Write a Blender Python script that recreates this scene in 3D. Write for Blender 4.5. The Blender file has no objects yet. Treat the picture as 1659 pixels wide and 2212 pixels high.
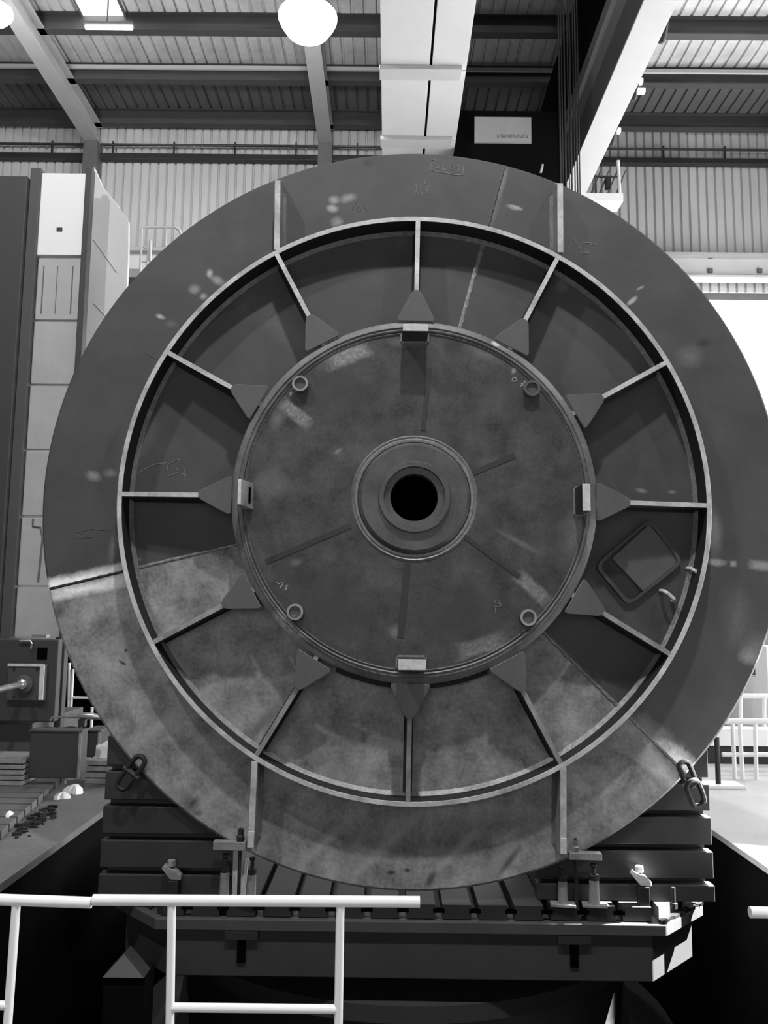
import bpy, math, random
import numpy as np
from mathutils import Vector
random.seed(4)
S = bpy.context.scene
COL = S.collection
PI = math.pi

# ------------------------------------------------------------------ camera
F = 1750.0; PITCH, YAW, ROLL = 0.1173, -0.0052, 0.0115
EYE = Vector((0, 0, 1.65))
fw = Vector((math.sin(YAW)*math.cos(PITCH), math.cos(YAW)*math.cos(PITCH), math.sin(PITCH)))
rt0 = Vector((math.cos(YAW), -math.sin(YAW), 0)); up0 = rt0.cross(fw)
rt = math.cos(ROLL)*rt0 + math.sin(ROLL)*up0
up = -math.sin(ROLL)*rt0 + math.cos(ROLL)*up0
cam = bpy.data.cameras.new('camera'); camo = bpy.data.objects.new('camera', cam); COL.objects.link(camo)
cam.sensor_fit = 'HORIZONTAL'; cam.sensor_width = 36.0; cam.lens = F/1659*36.0
cam.clip_start = 0.05; cam.clip_end = 200
from mathutils import Matrix
M = Matrix((rt, up, -fw)).transposed().to_4x4(); M.translation = EYE
camo.matrix_world = M
S.camera = camo

def P(px, py, X=None, Y=None, Z=None):
    """a point of the hall measured off the photograph at a known depth, height or side"""
    d = fw + rt*(px-829.5)/F + up*(1106-py)/F
    if Y is not None: t = Y/d.y
    elif Z is not None: t = (Z-EYE.z)/d.z
    else: t = X/d.x
    return EYE + d*t

# ------------------------------------------------------------------ world and light
S.view_settings.view_transform = 'Standard'; S.view_settings.look = 'None'
S.view_settings.gamma = 1.0; S.view_settings.use_curve_mapping = False
S.view_settings.exposure = 0.16
W = bpy.data.worlds.new('hall_daylight'); S.world = W; W.use_nodes = True
W.node_tree.nodes['Background'].inputs[0].default_value = (1, 1, 1, 1)
W.node_tree.nodes['Background'].inputs[1].default_value = 0.02

LAMPS = [(0.45, -0.7, 13.4, 2900), (-6.4, -0.9, 13.4, 1800), (6.9, -0.7, 13.4, 800)]
for i, (x, y, z, e) in enumerate(LAMPS):
    l = bpy.data.lights.new('high_bay_light', 'POINT'); l.energy = e; l.shadow_soft_size = 0.22
    o = bpy.data.objects.new('high_bay_light', l); o.location = (x, y, z-0.42); COL.objects.link(o)
def area(name, loc, size, energy, direction):
    l = bpy.data.lights.new(name, 'AREA'); l.shape = 'RECTANGLE'; l.size, l.size_y = size; l.energy = energy
    o = bpy.data.objects.new(name, l); o.location = loc
    o.rotation_euler = Vector(direction).to_track_quat('-Z', 'Z').to_euler(); COL.objects.link(o)
area('daylight_right', (13.7, 14.0, 4.6), (13.0, 7.0), 1250, (-1, 0, 0))
area('daylight_gate', (13.7, 6.6, 2.4), (2.2, 4.2), 900, (-1, -.06, -.12))
area('daylight_front', (-2.5, -8.6, 3.2), (9.0, 3.4), 150, (0, 1, -.03))
l = bpy.data.lights.new('sun_shaft', 'SPOT'); l.energy = 240000; l.shadow_soft_size = .05; l.spot_size = math.radians(7.0); l.spot_blend = .35
o = bpy.data.objects.new('sun_shaft', l); o.location = (10.5, 5.36, 11.6); COL.objects.link(o)
o.rotation_euler = (Vector((1.9, 5.2, -.52))-Vector(o.location)).to_track_quat('-Z', 'Y').to_euler()
area('daylight_back', (11.2, 21.2, 4.6), (5.0, 8.6), 800, (0, -1, 0))

# ------------------------------------------------------------------ helpers
class MB:
    def __init__(s): s.v = []; s.f = []
    def add(s, vs, fs):
        n = len(s.v); s.v += [tuple(v) for v in vs]; s.f += [tuple(n+i for i in f) for f in fs]; return s
    def box(s, x0, x1, y0, y1, z0, z1):
        return s.add([(x, y, z) for z in (z0, z1) for y in (y0, y1) for x in (x0, x1)],
                     [(0,2,3,1), (4,5,7,6), (0,1,5,4), (2,6,7,3), (0,4,6,2), (1,3,7,5)])
    def obox(s, c, ax, h):
        c = Vector(c); ax = [Vector(a).normalized() for a in ax]
        vs = [c+ax[0]*(i*h[0])+ax[1]*(j*h[1])+ax[2]*(k*h[2]) for k in (-1,1) for j in (-1,1) for i in (-1,1)]
        return s.add(vs, [(0,2,3,1), (4,5,7,6), (0,1,5,4), (2,6,7,3), (0,4,6,2), (1,3,7,5)])
    def prism(s, pts, d):
        """closed polygon (list of 3-D points) swept by vector d"""
        n = len(pts); d = Vector(d); a = [Vector(p) for p in pts]
        return s.add(a+[p+d for p in a], [tuple(range(n)), tuple(range(2*n-1, n-1, -1))] +
                     [(i, i+n, (i+1) % n + n, (i+1) % n) for i in range(n)])
    def tube(s, pts, r, n=10, closed=False):
        pts = [Vector(p) for p in pts]; m = len(pts); rr = r if isinstance(r, (list, tuple)) else [r]*m
        rings = []; prev = None
        for i, p in enumerate(pts):
            if closed: t = pts[(i+1) % m]-pts[i-1]
            else: t = pts[min(i+1, m-1)]-pts[max(i-1, 0)]
            t.normalize()
            if prev is None:
                a = Vector((0,0,1)) if abs(t.z) < .9 else Vector((1,0,0)); u = t.cross(a).normalized()
            else: u = (prev-t*prev.dot(t)).normalized()
            prev = u; w = t.cross(u)
            rings.append([p+(u*math.cos(k*2*PI/n)+w*math.sin(k*2*PI/n))*rr[i] for k in range(n)])
        vs = [v for R in rings for v in R]; fs = []
        for i in range(m if closed else m-1):
            a = i*n; b = ((i+1) % m)*n
            for k in range(n): fs.append((a+k, a+(k+1) % n, b+(k+1) % n, b+k))
        if not closed: fs += [tuple(range(n-1, -1, -1)), tuple((m-1)*n+k for k in range(n))]
        return s.add(vs, fs)
    def rev(s, prof, c, a0=0.0, a1=2*PI, n=96, closed_prof=True):
        """profile of (radius, Y) turned about the Y axis through c=(x,z)"""
        full = abs(a1-a0-2*PI) < 1e-6; m = len(prof); cnt = n if full else n+1; vs = []
        for i in range(cnt):
            a = a0+(a1-a0)*i/n
            for r, y in prof: vs.append((c[0]+r*math.cos(a), y, c[1]+r*math.sin(a)))
        fs = []; mm = m if closed_prof else m-1
        for i in range(n):
            j = (i+1) % cnt
            for k in range(mm): fs.append((i*m+k, j*m+k, j*m+(k+1) % m, i*m+(k+1) % m))
        if not full and closed_prof: fs += [tuple(range(m)), tuple(n*m+k for k in range(m-1, -1, -1))]
        return s.add(vs, fs)
    def revz(s, prof, c, n=24):
        vs = []; m = len(prof)
        for i in range(n):
            a = 2*PI*i/n
            for r, z in prof: vs.append((c[0]+r*math.cos(a), c[1]+r*math.sin(a), z))
        fs = [(i*m+k, ((i+1) % n)*m+k, ((i+1) % n)*m+k+1, i*m+k+1) for i in range(n) for k in range(m-1)]
        fs += [tuple(i*m for i in range(n-1, -1, -1)), tuple(i*m+m-1 for i in range(n))]
        return s.add(vs, fs)
    def build(s, name, mat, parent=None, front=None, bev=0, smooth=False, label=None, cat=None, group=None, kind=None):
        vs = np.array(s.v, dtype=float)
        if parent is not None: off = np.array(world_loc(parent))
        else: off = np.array([(vs[:,0].min()+vs[:,0].max())/2, (vs[:,1].min()+vs[:,1].max())/2, vs[:,2].min()])
        me = bpy.data.meshes.new(name); me.from_pydata((vs-off).tolist(), [], s.f)
        me.materials.append(mat)
        import bmesh
        bm = bmesh.new(); bm.from_mesh(me); bmesh.ops.recalc_face_normals(bm, faces=bm.faces)
        if front:
            for fc in bm.faces:
                if fc.normal.y < -.7: fc.material_index = 1
        bm.to_mesh(me); bm.free()
        if front: me.materials.append(front)
        if smooth:
            for p in me.polygons: p.use_smooth = True
            me.set_sharp_from_angle(angle=math.radians(35))
        o = bpy.data.objects.new(name, me); COL.objects.link(o)
        if parent is not None: o.parent = parent
        else: o.location = off
        if bev:
            b = o.modifiers.new('bevel', 'BEVEL'); b.width = bev; b.segments = 2; b.limit_method = 'ANGLE'
        tag(o, label, cat, group, kind)
        return o
def world_loc(o):
    v = Vector(o.location); p = o.parent
    while p is not None: v = v+Vector(p.location); p = p.parent
    return v
def tag(o, label=None, cat=None, group=None, kind=None):
    if label: o['label'] = label
    if cat: o['category'] = cat
    if group: o['group'] = group
    if kind: o['kind'] = kind
def thing(name, loc, label, cat, group=None):
    o = bpy.data.objects.new(name, None); o.empty_display_size = .2; COL.objects.link(o); o.location = loc
    tag(o, label, cat, group); return o
def dup(o, dx=(0,0,0), parent=None, **kw):
    c = o.copy(); COL.objects.link(c); c.location = Vector(o.location)+Vector(dx)
    if parent is not None: c.parent = parent
    for k, v in kw.items(): c[k] = v
    for ch in list(o.children): d = dup(ch, parent=c)
    return c

def mat(name, col, rough=.6, metal=0.0, var=0.0, scale=3.0, fine=0.0, fscale=60, patches=(), bump=0.0, emit=0.0, rvar=0.0, stretch=None, spec=.5):
    m = bpy.data.materials.new(name); m.use_nodes = True; nt = m.node_tree; N = nt.nodes; L = nt.links
    b = N['Principled BSDF']; b.inputs['Roughness'].default_value = rough; b.inputs['Metallic'].default_value = metal
    b.inputs['Specular IOR Level'].default_value = spec
    b.inputs['Base Color'].default_value = (col, col, col, 1)
    if emit:
        b.inputs['Emission Color'].default_value = (1,1,1,1); b.inputs['Emission Strength'].default_value = emit
    if not (var or fine or patches or bump): return m
    tc = N.new('ShaderNodeTexCoord').outputs['Object']
    if stretch:
        mp = N.new('ShaderNodeMapping'); mp.inputs['Scale'].default_value = stretch; L.new(tc, mp.inputs[0]); base_v = mp.outputs[0]
    else: base_v = tc
    def math_(op, a, bb=None, clamp=False):
        n = N.new('ShaderNodeMath'); n.operation = op; n.use_clamp = clamp
        for i, q in enumerate((a, bb)):
            if q is None: continue
            if isinstance(q, (int, float)): n.inputs[i].default_value = q
            else: L.new(q, n.inputs[i])
        return n.outputs[0]
    def noise(sc, det=4, r=.6):
        n = N.new('ShaderNodeTexNoise'); n.inputs['Scale'].default_value = sc; n.inputs['Detail'].default_value = det
        n.inputs['Roughness'].default_value = r; L.new(base_v, n.inputs['Vector']); return n.outputs[0]
    n1 = noise(scale); n2 = noise(fscale, 2)
    # v = col * (1 + var*(n1-.5)*2.6 + fine*(n2-.5)*2)
    t = math_('ADD', math_('MULTIPLY', math_('SUBTRACT', n1, .5), var*2.6), math_('MULTIPLY', math_('SUBTRACT', n2, .5), fine*2))
    v = math_('MULTIPLY', math_('ADD', t, 1.0), col)
    if patches:
        wob = noise(14, 3, .7); wob2 = noise(45, 3, .7)
        for (cx, cz, ang, rx, rz, target, shape, soft) in patches:
            mp = N.new('ShaderNodeMapping'); mp.vector_type = 'TEXTURE'
            mp.inputs['Location'].default_value = (cx, 0, cz); mp.inputs['Rotation'].default_value = (0, ang, 0)
            mp.inputs['Scale'].default_value = (rx, 1e5, rz); L.new(tc, mp.inputs[0])
            if shape == 'e':
                ln = N.new('ShaderNodeVectorMath'); ln.operation = 'LENGTH'; L.new(mp.outputs[0], ln.inputs[0]); d = ln.outputs['Value']
            else:
                sp = N.new('ShaderNodeSeparateXYZ'); L.new(mp.outputs[0], sp.inputs[0])
                d = math_('MAXIMUM', math_('ABSOLUTE', sp.outputs[0]), math_('ABSOLUTE', sp.outputs[2]))
            d = math_('ADD', d, math_('MULTIPLY', math_('SUBTRACT', wob, .5), .9))
            mr = N.new('ShaderNodeMapRange'); mr.inputs['From Min'].default_value = 1.0+soft/2; mr.inputs['From Max'].default_value = 1.0-soft
            mr.inputs['To Min'].default_value = 0; mr.inputs['To Max'].default_value = 1; L.new(d, mr.inputs['Value'])
            k = mr.outputs[0]
            if shape == 's': k = math_('MULTIPLY', k, math_('ADD', math_('MULTIPLY', wob2, 1.6), -.1, True))
            # v += k*(target - v)
            tv = math_('MULTIPLY', math_('ADD', math_('MULTIPLY', math_('SUBTRACT', wob2, .5), .9), 1.0), target)
            v = math_('ADD', v, math_('MULTIPLY', k, math_('SUBTRACT', tv, v)))
    cb = N.new('ShaderNodeCombineColor'); 
    for i in range(3): L.new(v, cb.inputs[i])
    L.new(cb.outputs[0], b.inputs['Base Color'])
    if bump:
        bp = N.new('ShaderNodeBump'); bp.inputs['Strength'].default_value = bump; bp.inputs['Distance'].default_value = .004
        L.new(n2, bp.inputs['Height']); L.new(bp.outputs[0], b.inputs['Normal'])
    if rvar:
        rr = math_('ADD', math_('MULTIPLY', math_('SUBTRACT', n1, .5), rvar*2), rough, True); L.new(rr, b.inputs['Roughness'])
    return m

# ------------------------------------------------------------------ key sizes
CX, CZ = 0.1597, 0.6757+1.65
YD = 5.193; YR = YD-.16; YG = YD-.22; YP = YD-.22; YH = YD-.28
C2 = (CX, CZ); BASE = Vector((CX, YD, CZ-2.4))
def pang(px, py, y): p = P(px, py, Y=y); return math.atan2(p.z-CZ, p.x-CX)
def prad(px, py, y): p = P(px, py, Y=y); return math.hypot(p.z-CZ, p.x-CX)
def patch(px, py, y, ang, rx, rz, target, shape='e', soft=.35):
    """a worn or stained spot, or a painted streak of light: centre and radii in metres on the plate, angle in degrees"""
    p = P(px, py, Y=y)-BASE; k = y/F
    return (p.x, p.z, -math.radians(ang), rx*k, rz*k, target, shape, soft)

# ------------------------------------------------------------------ materials
def dp(a): return [patch(x, y, YD, an, rx, rz, t, s, so) for (x, y, an, rx, rz, t, s, so) in a]
upper_spots = dp([
 (722,432,0,12,10,.30,'e',.6),(718,450,0,13,9,.34,'e',.6),(752,428,20,17,10,.26,'e',.7),(728,480,30,13,12,.24,'e',.7),
 (795,352,0,11,10,.035,'e',.5),(453,590,0,7,9,.42,'e',.7),(470,606,-30,16,9,.30,'e',.8),(420,625,0,12,10,.26,'e',.8),
 (440,640,0,8,7,.30,'e',.8),(346,684,-20,10,5,.42,'e',.7),(202,1028,-20,16,10,.24,'e',.8),(238,1022,0,14,8,.17,'e',.8),
 (370,700,0,12,8,.12,'e',.8),(240,960,70,30,12,.05,'e',.9),(300,960,60,60,22,.115,'e',.9),
 (182,1252,12,86,16,1.1,'b',.8),(120,1266,10,26,12,1.2,'b',.7),(400,1212,12,110,7,.2,'b',.9),(244,1185,85,30,9,.14,'e',.8),
 (870,520,0,14,20,.09,'e',.8),(600,700,-40,120,30,.10,'e',.9)])
right_spots = dp([
 (1108,448,-20,14,5,.28,'e',.7),(1030,428,-22,18,5,.34,'e',.7),(1115,448,-22,14,4,.36,'e',.7),(1082,400,72,42,7,.21,'e',.8),
 (1060,470,72,80,10,.14,'e',.9),(1365,650,40,14,5,.42,'e',.7),(1383,622,30,9,3,.30,'e',.7),(1215,617,0,16,14,.12,'e',.6),
 (1520,740,0,16,10,.03,'e',.7),(1490,770,0,26,22,.13,'e',.9),(1545,1150,90,48,14,.17,'e',.7),(1548,1215,-4,20,8,.30,'e',.6),
 (1584,1218,0,6,6,.30,'b',.6),(1645,1222,-8,24,10,.28,'b',.6),(1385,1060,-10,12,5,.2,'e',.7),(1452,1063,0,8,4,.2,'e',.7),
 (1635,1400,0,30,26,.15,'e',.8),(1620,1418,0,22,16,.24,'e',.8),(1425,1622,-43,90,34,.32,'e',.9),(1460,1645,-43,46,24,1.1,'e',.8),
 (1375,1590,-43,40,6,.2,'b',.9),(1580,600,0,50,60,.10,'e',.9),(1255,1505,-60,20,7,.13,'b',.7),(1590,1330,0,30,60,.11,'e',.9)])
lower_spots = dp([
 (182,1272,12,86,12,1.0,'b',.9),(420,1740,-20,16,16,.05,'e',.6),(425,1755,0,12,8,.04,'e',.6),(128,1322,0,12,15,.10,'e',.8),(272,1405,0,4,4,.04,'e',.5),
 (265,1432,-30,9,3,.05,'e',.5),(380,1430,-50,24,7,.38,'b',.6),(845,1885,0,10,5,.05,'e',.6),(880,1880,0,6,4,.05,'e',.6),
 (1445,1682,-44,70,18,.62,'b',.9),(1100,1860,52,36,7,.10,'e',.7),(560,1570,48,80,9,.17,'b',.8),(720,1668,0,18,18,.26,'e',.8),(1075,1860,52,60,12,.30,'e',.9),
 (600,1690,0,26,24,.30,'e',.9),(700,1820,43,86,10,.38,'e',.9),(835,1825,43,92,10,.40,'e',.9),(985,1840,43,84,10,.38,'e',.9),(340,1570,35,80,14,.36,'e',.9),(455,1725,38,50,12,.36,'e',.9),(1275,1840,30,70,20,.12,'e',.9),(930,1900,60,20,8,.09,'e',.7)])  # long diagonal streaks here are light painted into the steel colour
M_up = mat('primed_steel_dark', .062, .62, 0, .42, 2.6, .22, 110, upper_spots)
M_rt = mat('primed_steel_right', .062, .62, 0, .44, 2.4, .22, 110, right_spots)
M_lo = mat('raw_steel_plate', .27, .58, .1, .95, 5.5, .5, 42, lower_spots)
plate_spots = [patch(x, y, YP, a, rx, rz, t, s, so) for (x, y, a, rx, rz, t, s, so) in [
 (750,768,22,48,19,.30,'s',.4),(638,893,-40,42,15,.26,'s',.4),(1152,1272,-44,44,15,.24,'s',.4),(1038,1395,16,52,18,.26,'s',.4),
 (600,905,70,22,14,.14,'e',.9),(585,1045,0,34,26,.15,'e',.9),(585,1040,75,60,18,.10,'e',.9),(740,850,0,70,40,.042,'e',.9),
 (1150,870,-30,80,36,.04,'e',.9),(700,1310,0,90,60,.045,'e',.9),(1000,1330,0,80,60,.043,'e',.9),(1245,1150,70,70,30,.12,'e',.9),
 (1200,1110,0,14,14,.045,'e',.8),(930,1185,0,60,10,.06,'e',.9),(855,1365,0,14,14,.16,'e',.8),(1045,765,-20,40,12,.12,'e',.9),
 (1080,745,-20,60,8,.16,'e',.9),(1110,800,-30,5,8,.25,'e',.7),(905,790,85,60,20,.05,'e',.9),(1120,1170,-28,50,6,.13,'e',.8),
 (640,1215,20,14,8,.13,'e',.8),(730,975,35,9,4,.22,'e',.8),(880,740,0,40,10,.13,'e',.9)]]
M_plate = mat('hub_plate_steel', .054, .55, .1, 1.1, 5.0, .45, 80, plate_spots)
band_spots = [patch(x, y, YP, a, rx, rz, t, s, so) for (x, y, a, rx, rz, t, s, so) in [
 (1190,830,-46,70,14,.24,'b',.6),(622,1355,-44,44,16,.34,'s',.4),(515,1070,88,60,16,.16,'e',.9),(1275,1160,75,70,14,.22,'e',.8),
 (1240,1280,52,70,14,.19,'e',.8),(640,760,42,60,12,.19,'e',.8),(1072,742,-20,10,6,.5,'e',.5),(560,860,50,40,9,.17,'e',.9),
 (700,1420,-25,60,8,.2,'e',.8),(1020,1440,18,60,9,.17,'e',.8),(1287,960,-75,60,10,.2,'e',.9),(509,950,78,60,9,.2,'e',.9)]]
M_band = mat('hub_rim_steel', .13, .5, .1, .7, 7.0, .4, 70, band_spots)
M_hub = mat('hub_boss_steel', .085, .45, .1, .55, 6.0, .3, 80)
M_edge = mat('ground_steel_edge', .50, .4, 0, .7, 7.0, .3, 50)
M_edge2 = mat('cut_steel_edge', .28, .42, 0, .7, 7.0, .3, 50)
M_wall_in = mat('primed_steel_deep', .016, .7, 0, .3, 3.0, .2, 60)  # shade of the recess walls put into this darker primer colour
M_rib = mat('rib_side_steel', .032, .6, 0, .3, 4, .2, 60)  # rib sides coloured darker to deepen their shade
M_black = mat('black_void_steel', .002, .9, spec=0)
M_weld = mat('weld_bead', .22, .45, .4, .5, 30, .4, 120, bump=.4)
M_weldlt = mat('ground_weld', .30, .4, .4, .5, 24, .4, 120, bump=.4)
M_gus = mat('gusset_steel', .10, .55, .1, .2, 5, .25, 160, stretch=(1,1,.25))
M_strip = mat('dark_joint_strip', .03, .6, 0, .3, 6, .2, 60)
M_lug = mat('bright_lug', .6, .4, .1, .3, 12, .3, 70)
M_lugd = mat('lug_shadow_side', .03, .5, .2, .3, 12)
M_stud = mat('stud_steel', .16, .3, .5, .3, 12)
M_chalk = mat('chalk', .22, .9, 0, .3, 30)
M_chalkb = mat('fresh_chalk', .5, .9, 0, .3, 30)
M_iron = mat('oily_dark_iron', .022, .5, .2, .4, 10)
M_block = mat('cast_iron_block', .030, .55, .05, .35, 2.5, .25, 90)
M_table = mat('machine_table_iron', .020, .6, 0, .35, 3.0, .25, 90)
M_tablec = mat('sunlit_table_corner', .07, .5, 0, .2, 5)  # sunlight on the right corner put into a paler table colour
M_tableled = mat('table_ledge_paint', .06, .6, 0, .3, 3, .2, 60)
M_tableside = mat('table_apron_paint', .040, .6, 0, .25, 2.0, .25, 90)
M_jack = mat('jack_steel', .26, .45, .1, .4, 10, .2, 60)
M_pit = mat('pit_shade_concrete', .004, .95, 0, .5, 2.0, spec=.05)  # the pit's darkness is put into a near-black concrete colour
M_floor = mat('pale_concrete', .50, .8, 0, .22, .9, .10, 30)
M_floorl = mat('stained_concrete', .14, .85, 0, .45, 1.2, .25, 22)
M_clad = mat('white_cladding', .45, .55, 0, .12, .5, .05, 20)
M_cladseam = mat('cladding_seam', .16, .6)
M_roof = mat('roof_sheet', .52, .6, 0, .5, .7, .15, 8)
M_beam = mat('grey_steelwork', .10, .6, 0, .2, 2)
M_purlin = mat('dark_purlin_paint', .05, .6, 0, .2, 2)
M_beamlt = mat('light_steelwork', .36, .6, 0, .15, 1)
M_run = mat('runway_beam_paint', .48, .5, 0, .1, 1)
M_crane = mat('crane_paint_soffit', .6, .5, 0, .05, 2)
M_craneB = mat('crane_paint_soffit_far', .37, .5, 0, .05, 2)  # same crane paint, darkened to offset the daylight on this soffit
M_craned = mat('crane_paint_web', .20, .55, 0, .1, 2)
M_craneblk = mat('trolley_black', .004, .8, spec=.05)
M_sign = mat('sign_board', .34, .6, 0, .1, 3)
M_signink = mat('sign_lettering', .10, .7)
M_rope = mat('wire_rope', .03, .6)
M_rail = mat('white_rail_paint', .92, .35, 0, .05, 5)
M_railf = mat('far_rail_paint', .80, .5)
M_mach = mat('machine_dark_paint', .036, .6, 0, .18, 1.2, .1, 80)
M_mach2 = mat('machine_mid_paint', .060, .6, 0, .18, 1.2, .1, 80)
M_cover = mat('way_cover_panel', .40, .5, .1, .16, 3.0, .08, 40)
M_covert = mat('lit_cover_panel', .80, .45)  # stronger light on the top panel put into its paler colour
M_coverst = mat('way_cover_streaks', .12, .6)
M_hous = mat('pale_sheet_housing', .5, .55, 0, .1, 2.0, .08, 60)
M_chrome = mat('polished_steel', .6, .2, .8, .2, 10)
M_paper = mat('white_paper', .85, .8)
M_glow = mat('lamp_glass', 1.0, .5, emit=40)
M_sky = mat('daylight_sheet', .9, .6, emit=3.0)
M_dusk = mat('shaded_window_sheet', .3, .6, emit=.35)
M_skyr = mat('rooflight_sheet', .9, .6, emit=5.0)
M_lampb = mat('lamp_bell', .5, .4)

# ------------------------------------------------------------------ setting: floors, pit, walls, roof
XL, XR, YF, YB = -2.27, 2.49, 2.45, 9.4
ZP = -2.1
st = lambda o: tag(o, kind='structure') or o
MB().prism([(-9,-9,0), (XL,-9,0), (XL,YF,0), (XL,YB,0), (XL,22,0), (-9.5,22,0)], (0,0,-.05)).build('floor', M_floorl, kind='structure')
MB().box(XR, 14, -9, 22, -.04, 0).build('floor', M_floor, kind='structure')
MB().box(XL, XR, YB, 22, -.25, 0).build('floor', M_floor, kind='structure')
MB().box(XL, XR, -9, YF, -.25, 0).build('floor', M_floorl, kind='structure')
pit = MB(); pit.box(XL-.3, XR+.3, YF-.3, YB+.3, ZP-.2, ZP); pit.build('floor', M_pit, kind='structure')
MB().box(XL-.3, XL-.004, YF-.3, YB+.3, ZP, -.05).build('wall_pit_left', M_pit, kind='structure')
MB().box(XR+.004, XR+.3, YF-.3, YB+.3, ZP, -.04).build('wall_pit_right', M_pit, kind='structure')
MB().box(XL, XR, YF-.3, YF, ZP, -.25).build('wall_pit_front', M_pit, kind='structure')
MB().box(XL, XR, YB, YB+.3, ZP, -.25).build('wall_pit_back', M_pit, kind='structure')
YW = 22.0; ZRF = 15.34
# back wall: one backing with folded cladding sheets hung on it
wall = MB().box(-16, 14, YW+.12, YW+.25, 0, 16.0).build('wall_back', M_beam, kind='structure')
sm = None
def sheet(x, z0, z1, m, w=1.0, pitch=.25):
    b = MB(); pts = []; n = int(round(w/pitch))
    for i in range(n):
        o = x+i*pitch
        pts += [(o,YW+.06), (o+.018,YW+.06), (o+.05,YW), (o+pitch-.03,YW), (o+pitch,YW+.06)]
    poly = [(px_, py_, z0) for px_, py_ in pts]+[(x+w, YW+.1, z0), (x, YW+.1, z0)]
    b.prism(poly, (0,0,z1-z0)); return b
proto = sheet(-16, 10.6, 15.95, M_clad).build('cladding_sheet', M_clad, wall)
seam_p = MB()
for i in range(1, 30): dup(proto, (i, 0, 0))
proto2 = sheet(-16, .0, 10.3, M_clad).build('cladding_sheet', M_clad, wall)
for i in range(1, 30):
    if -16+i < 5.2: dup(proto2, (i, 0, 0))
# right-hand bay of the back wall below the runway beam is translucent daylight sheeting
win = MB().box(5.0, 14, YW+.11, YW+.118, 1.2, 10.4).build('window_1', M_sky, kind='structure')
q = sheet(5.0, 1.2, 10.35, M_sky).build('daylight_sheet', M_sky, win)
for i in range(1, 9): dup(q, (i, 0, 0))
# right wall with tall glazing (beyond the frame edge), mullions in front of the panes
wr = MB().box(14.0, 14.25, -9, 22.1, 0, 16.0).build('wall_right', M_beam, kind='structure')
w2 = MB().box(13.93, 13.99, 7.8, 20.7, 1.0, 8.2).build('window_2', M_sky, kind='structure')
for i in range(11): MB().box(13.86, 13.93, 7.8+i*1.28, 7.88+i*1.28, 1.0, 8.2).build('mullion', M_beamlt, w2)
MB().box(13.93,13.99,5.5,7.7,.3,4.5).build('door_1', M_sky, kind='structure')
wf = MB().box(-9,9,-9.0,-8.8,0,8).build('wall_front', M_beam, kind='structure')
MB().box(-7,2,-8.79,-8.72,1.5,4.9).build('window_3', M_dusk, kind='structure')
wl = MB().box(-16.25, -16, -9, 22.1, 0, 16.0).build('wall_left', M_beam, kind='structure')
MB().box(-16, -9.5, -9, 22, -.25, 0).build('floor', M_floorl, kind='structure')
# runway beam right across the back wall
zr0 = P(1550,600,Y=21.5).z; zr1 = P(1550,548,Y=21.5).z
rw = thing('crane_runway_beam', (0,21.6,zr0), 'long pale steel runway beam with bolt plates across the back wall', 'beam')
MB().box(-15.8,13.8,21.45,21.85,zr0,zr0+.07).build('bottom_flange', M_run, rw, bev=.006)
MB().box(-15.8,13.8,21.60,21.68,zr0+.07,zr1-.1).build('web', M_run, rw)
MB().box(-15.8,13.8,21.40,21.85,zr1-.1,zr1).build('top_flange', M_beamlt, rw, bev=.006)
for px in (1534, 1641):
    for py in (554, 585):
        p = P(px, py, Y=21.58)
        MB().box(p.x-.06, p.x+.06, 21.54, 21.6, p.z-.06, p.z+.06).build('bolt_plate', M_beam, rw)
# dark eaves beam, conduit and upper girt
p1 = P(820,338,Y=21.7)
MB().box(-15.8,13.8,21.75,21.95,p1.z-.10,p1.z+.07).build('eaves_beam', M_iron, bev=.01, label='dark steel rail running along the top of the back wall', cat='beam')
p2 = P(820,313,Y=21.7)
pipe = thing('wall_conduit', (0,21.8,p2.z), 'thin dark conduit above the eaves rail on the back wall', 'pipe')
MB().tube([(-15.8,21.8,p2.z), (13.8,21.8,p2.z)], .035, 8).build('conduit', M_iron, pipe, smooth=True)
for i in range(17):
    x = -15+i*1.75; MB().box(x-.02,x+.02,21.78,21.84,p2.z-.25,p2.z+.1).build('bracket', M_iron, pipe)
# roof: folded sheets between purlins
ceil = MB().box(-16, 14, 4.0, 22.1, ZRF+.62, ZRF+.75).build('ceiling', M_beam, kind='structure')
def roofsheet(x, y0, y1, w=1.2, pitch=.3):
    pts = []
    for i in range(int(round(w/pitch))):
        o = x+i*pitch; pts += [(o,.05), (o+.03,.05), (o+.05,0), (o+pitch-.03,0), (o+pitch-.01,.05)]
    poly = [(a, y0, ZRF+.42+b) for a, b in pts]+[(x+w, y0, ZRF+.56), (x, y0, ZRF+.56)]
    return MB().prism(poly, (0, y1-y0, 0))
PUR = [21.75, 19.8, 17.96, 16.1, 14.2, 12.3, 10.4]
edges = [21.95, 19.8, 17.96, 16.1, 14.2, 12.3]
M_roofd = mat('roof_sheet_shaded', .10, .6, 0, .35, .7, .1, 8)  # shade of the bay by the back wall put into the colour
for bi in range(len(edges)-1):
    y1, y0 = edges[bi]-.02, edges[bi+1]+.02
    pr = roofsheet(-16, y0, y1).build('roof_sheet', M_roofd if bi == 0 else M_roof, ceil)
    for i in range(1, 25): dup(pr, (i*1.2, 0, 0))
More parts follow.
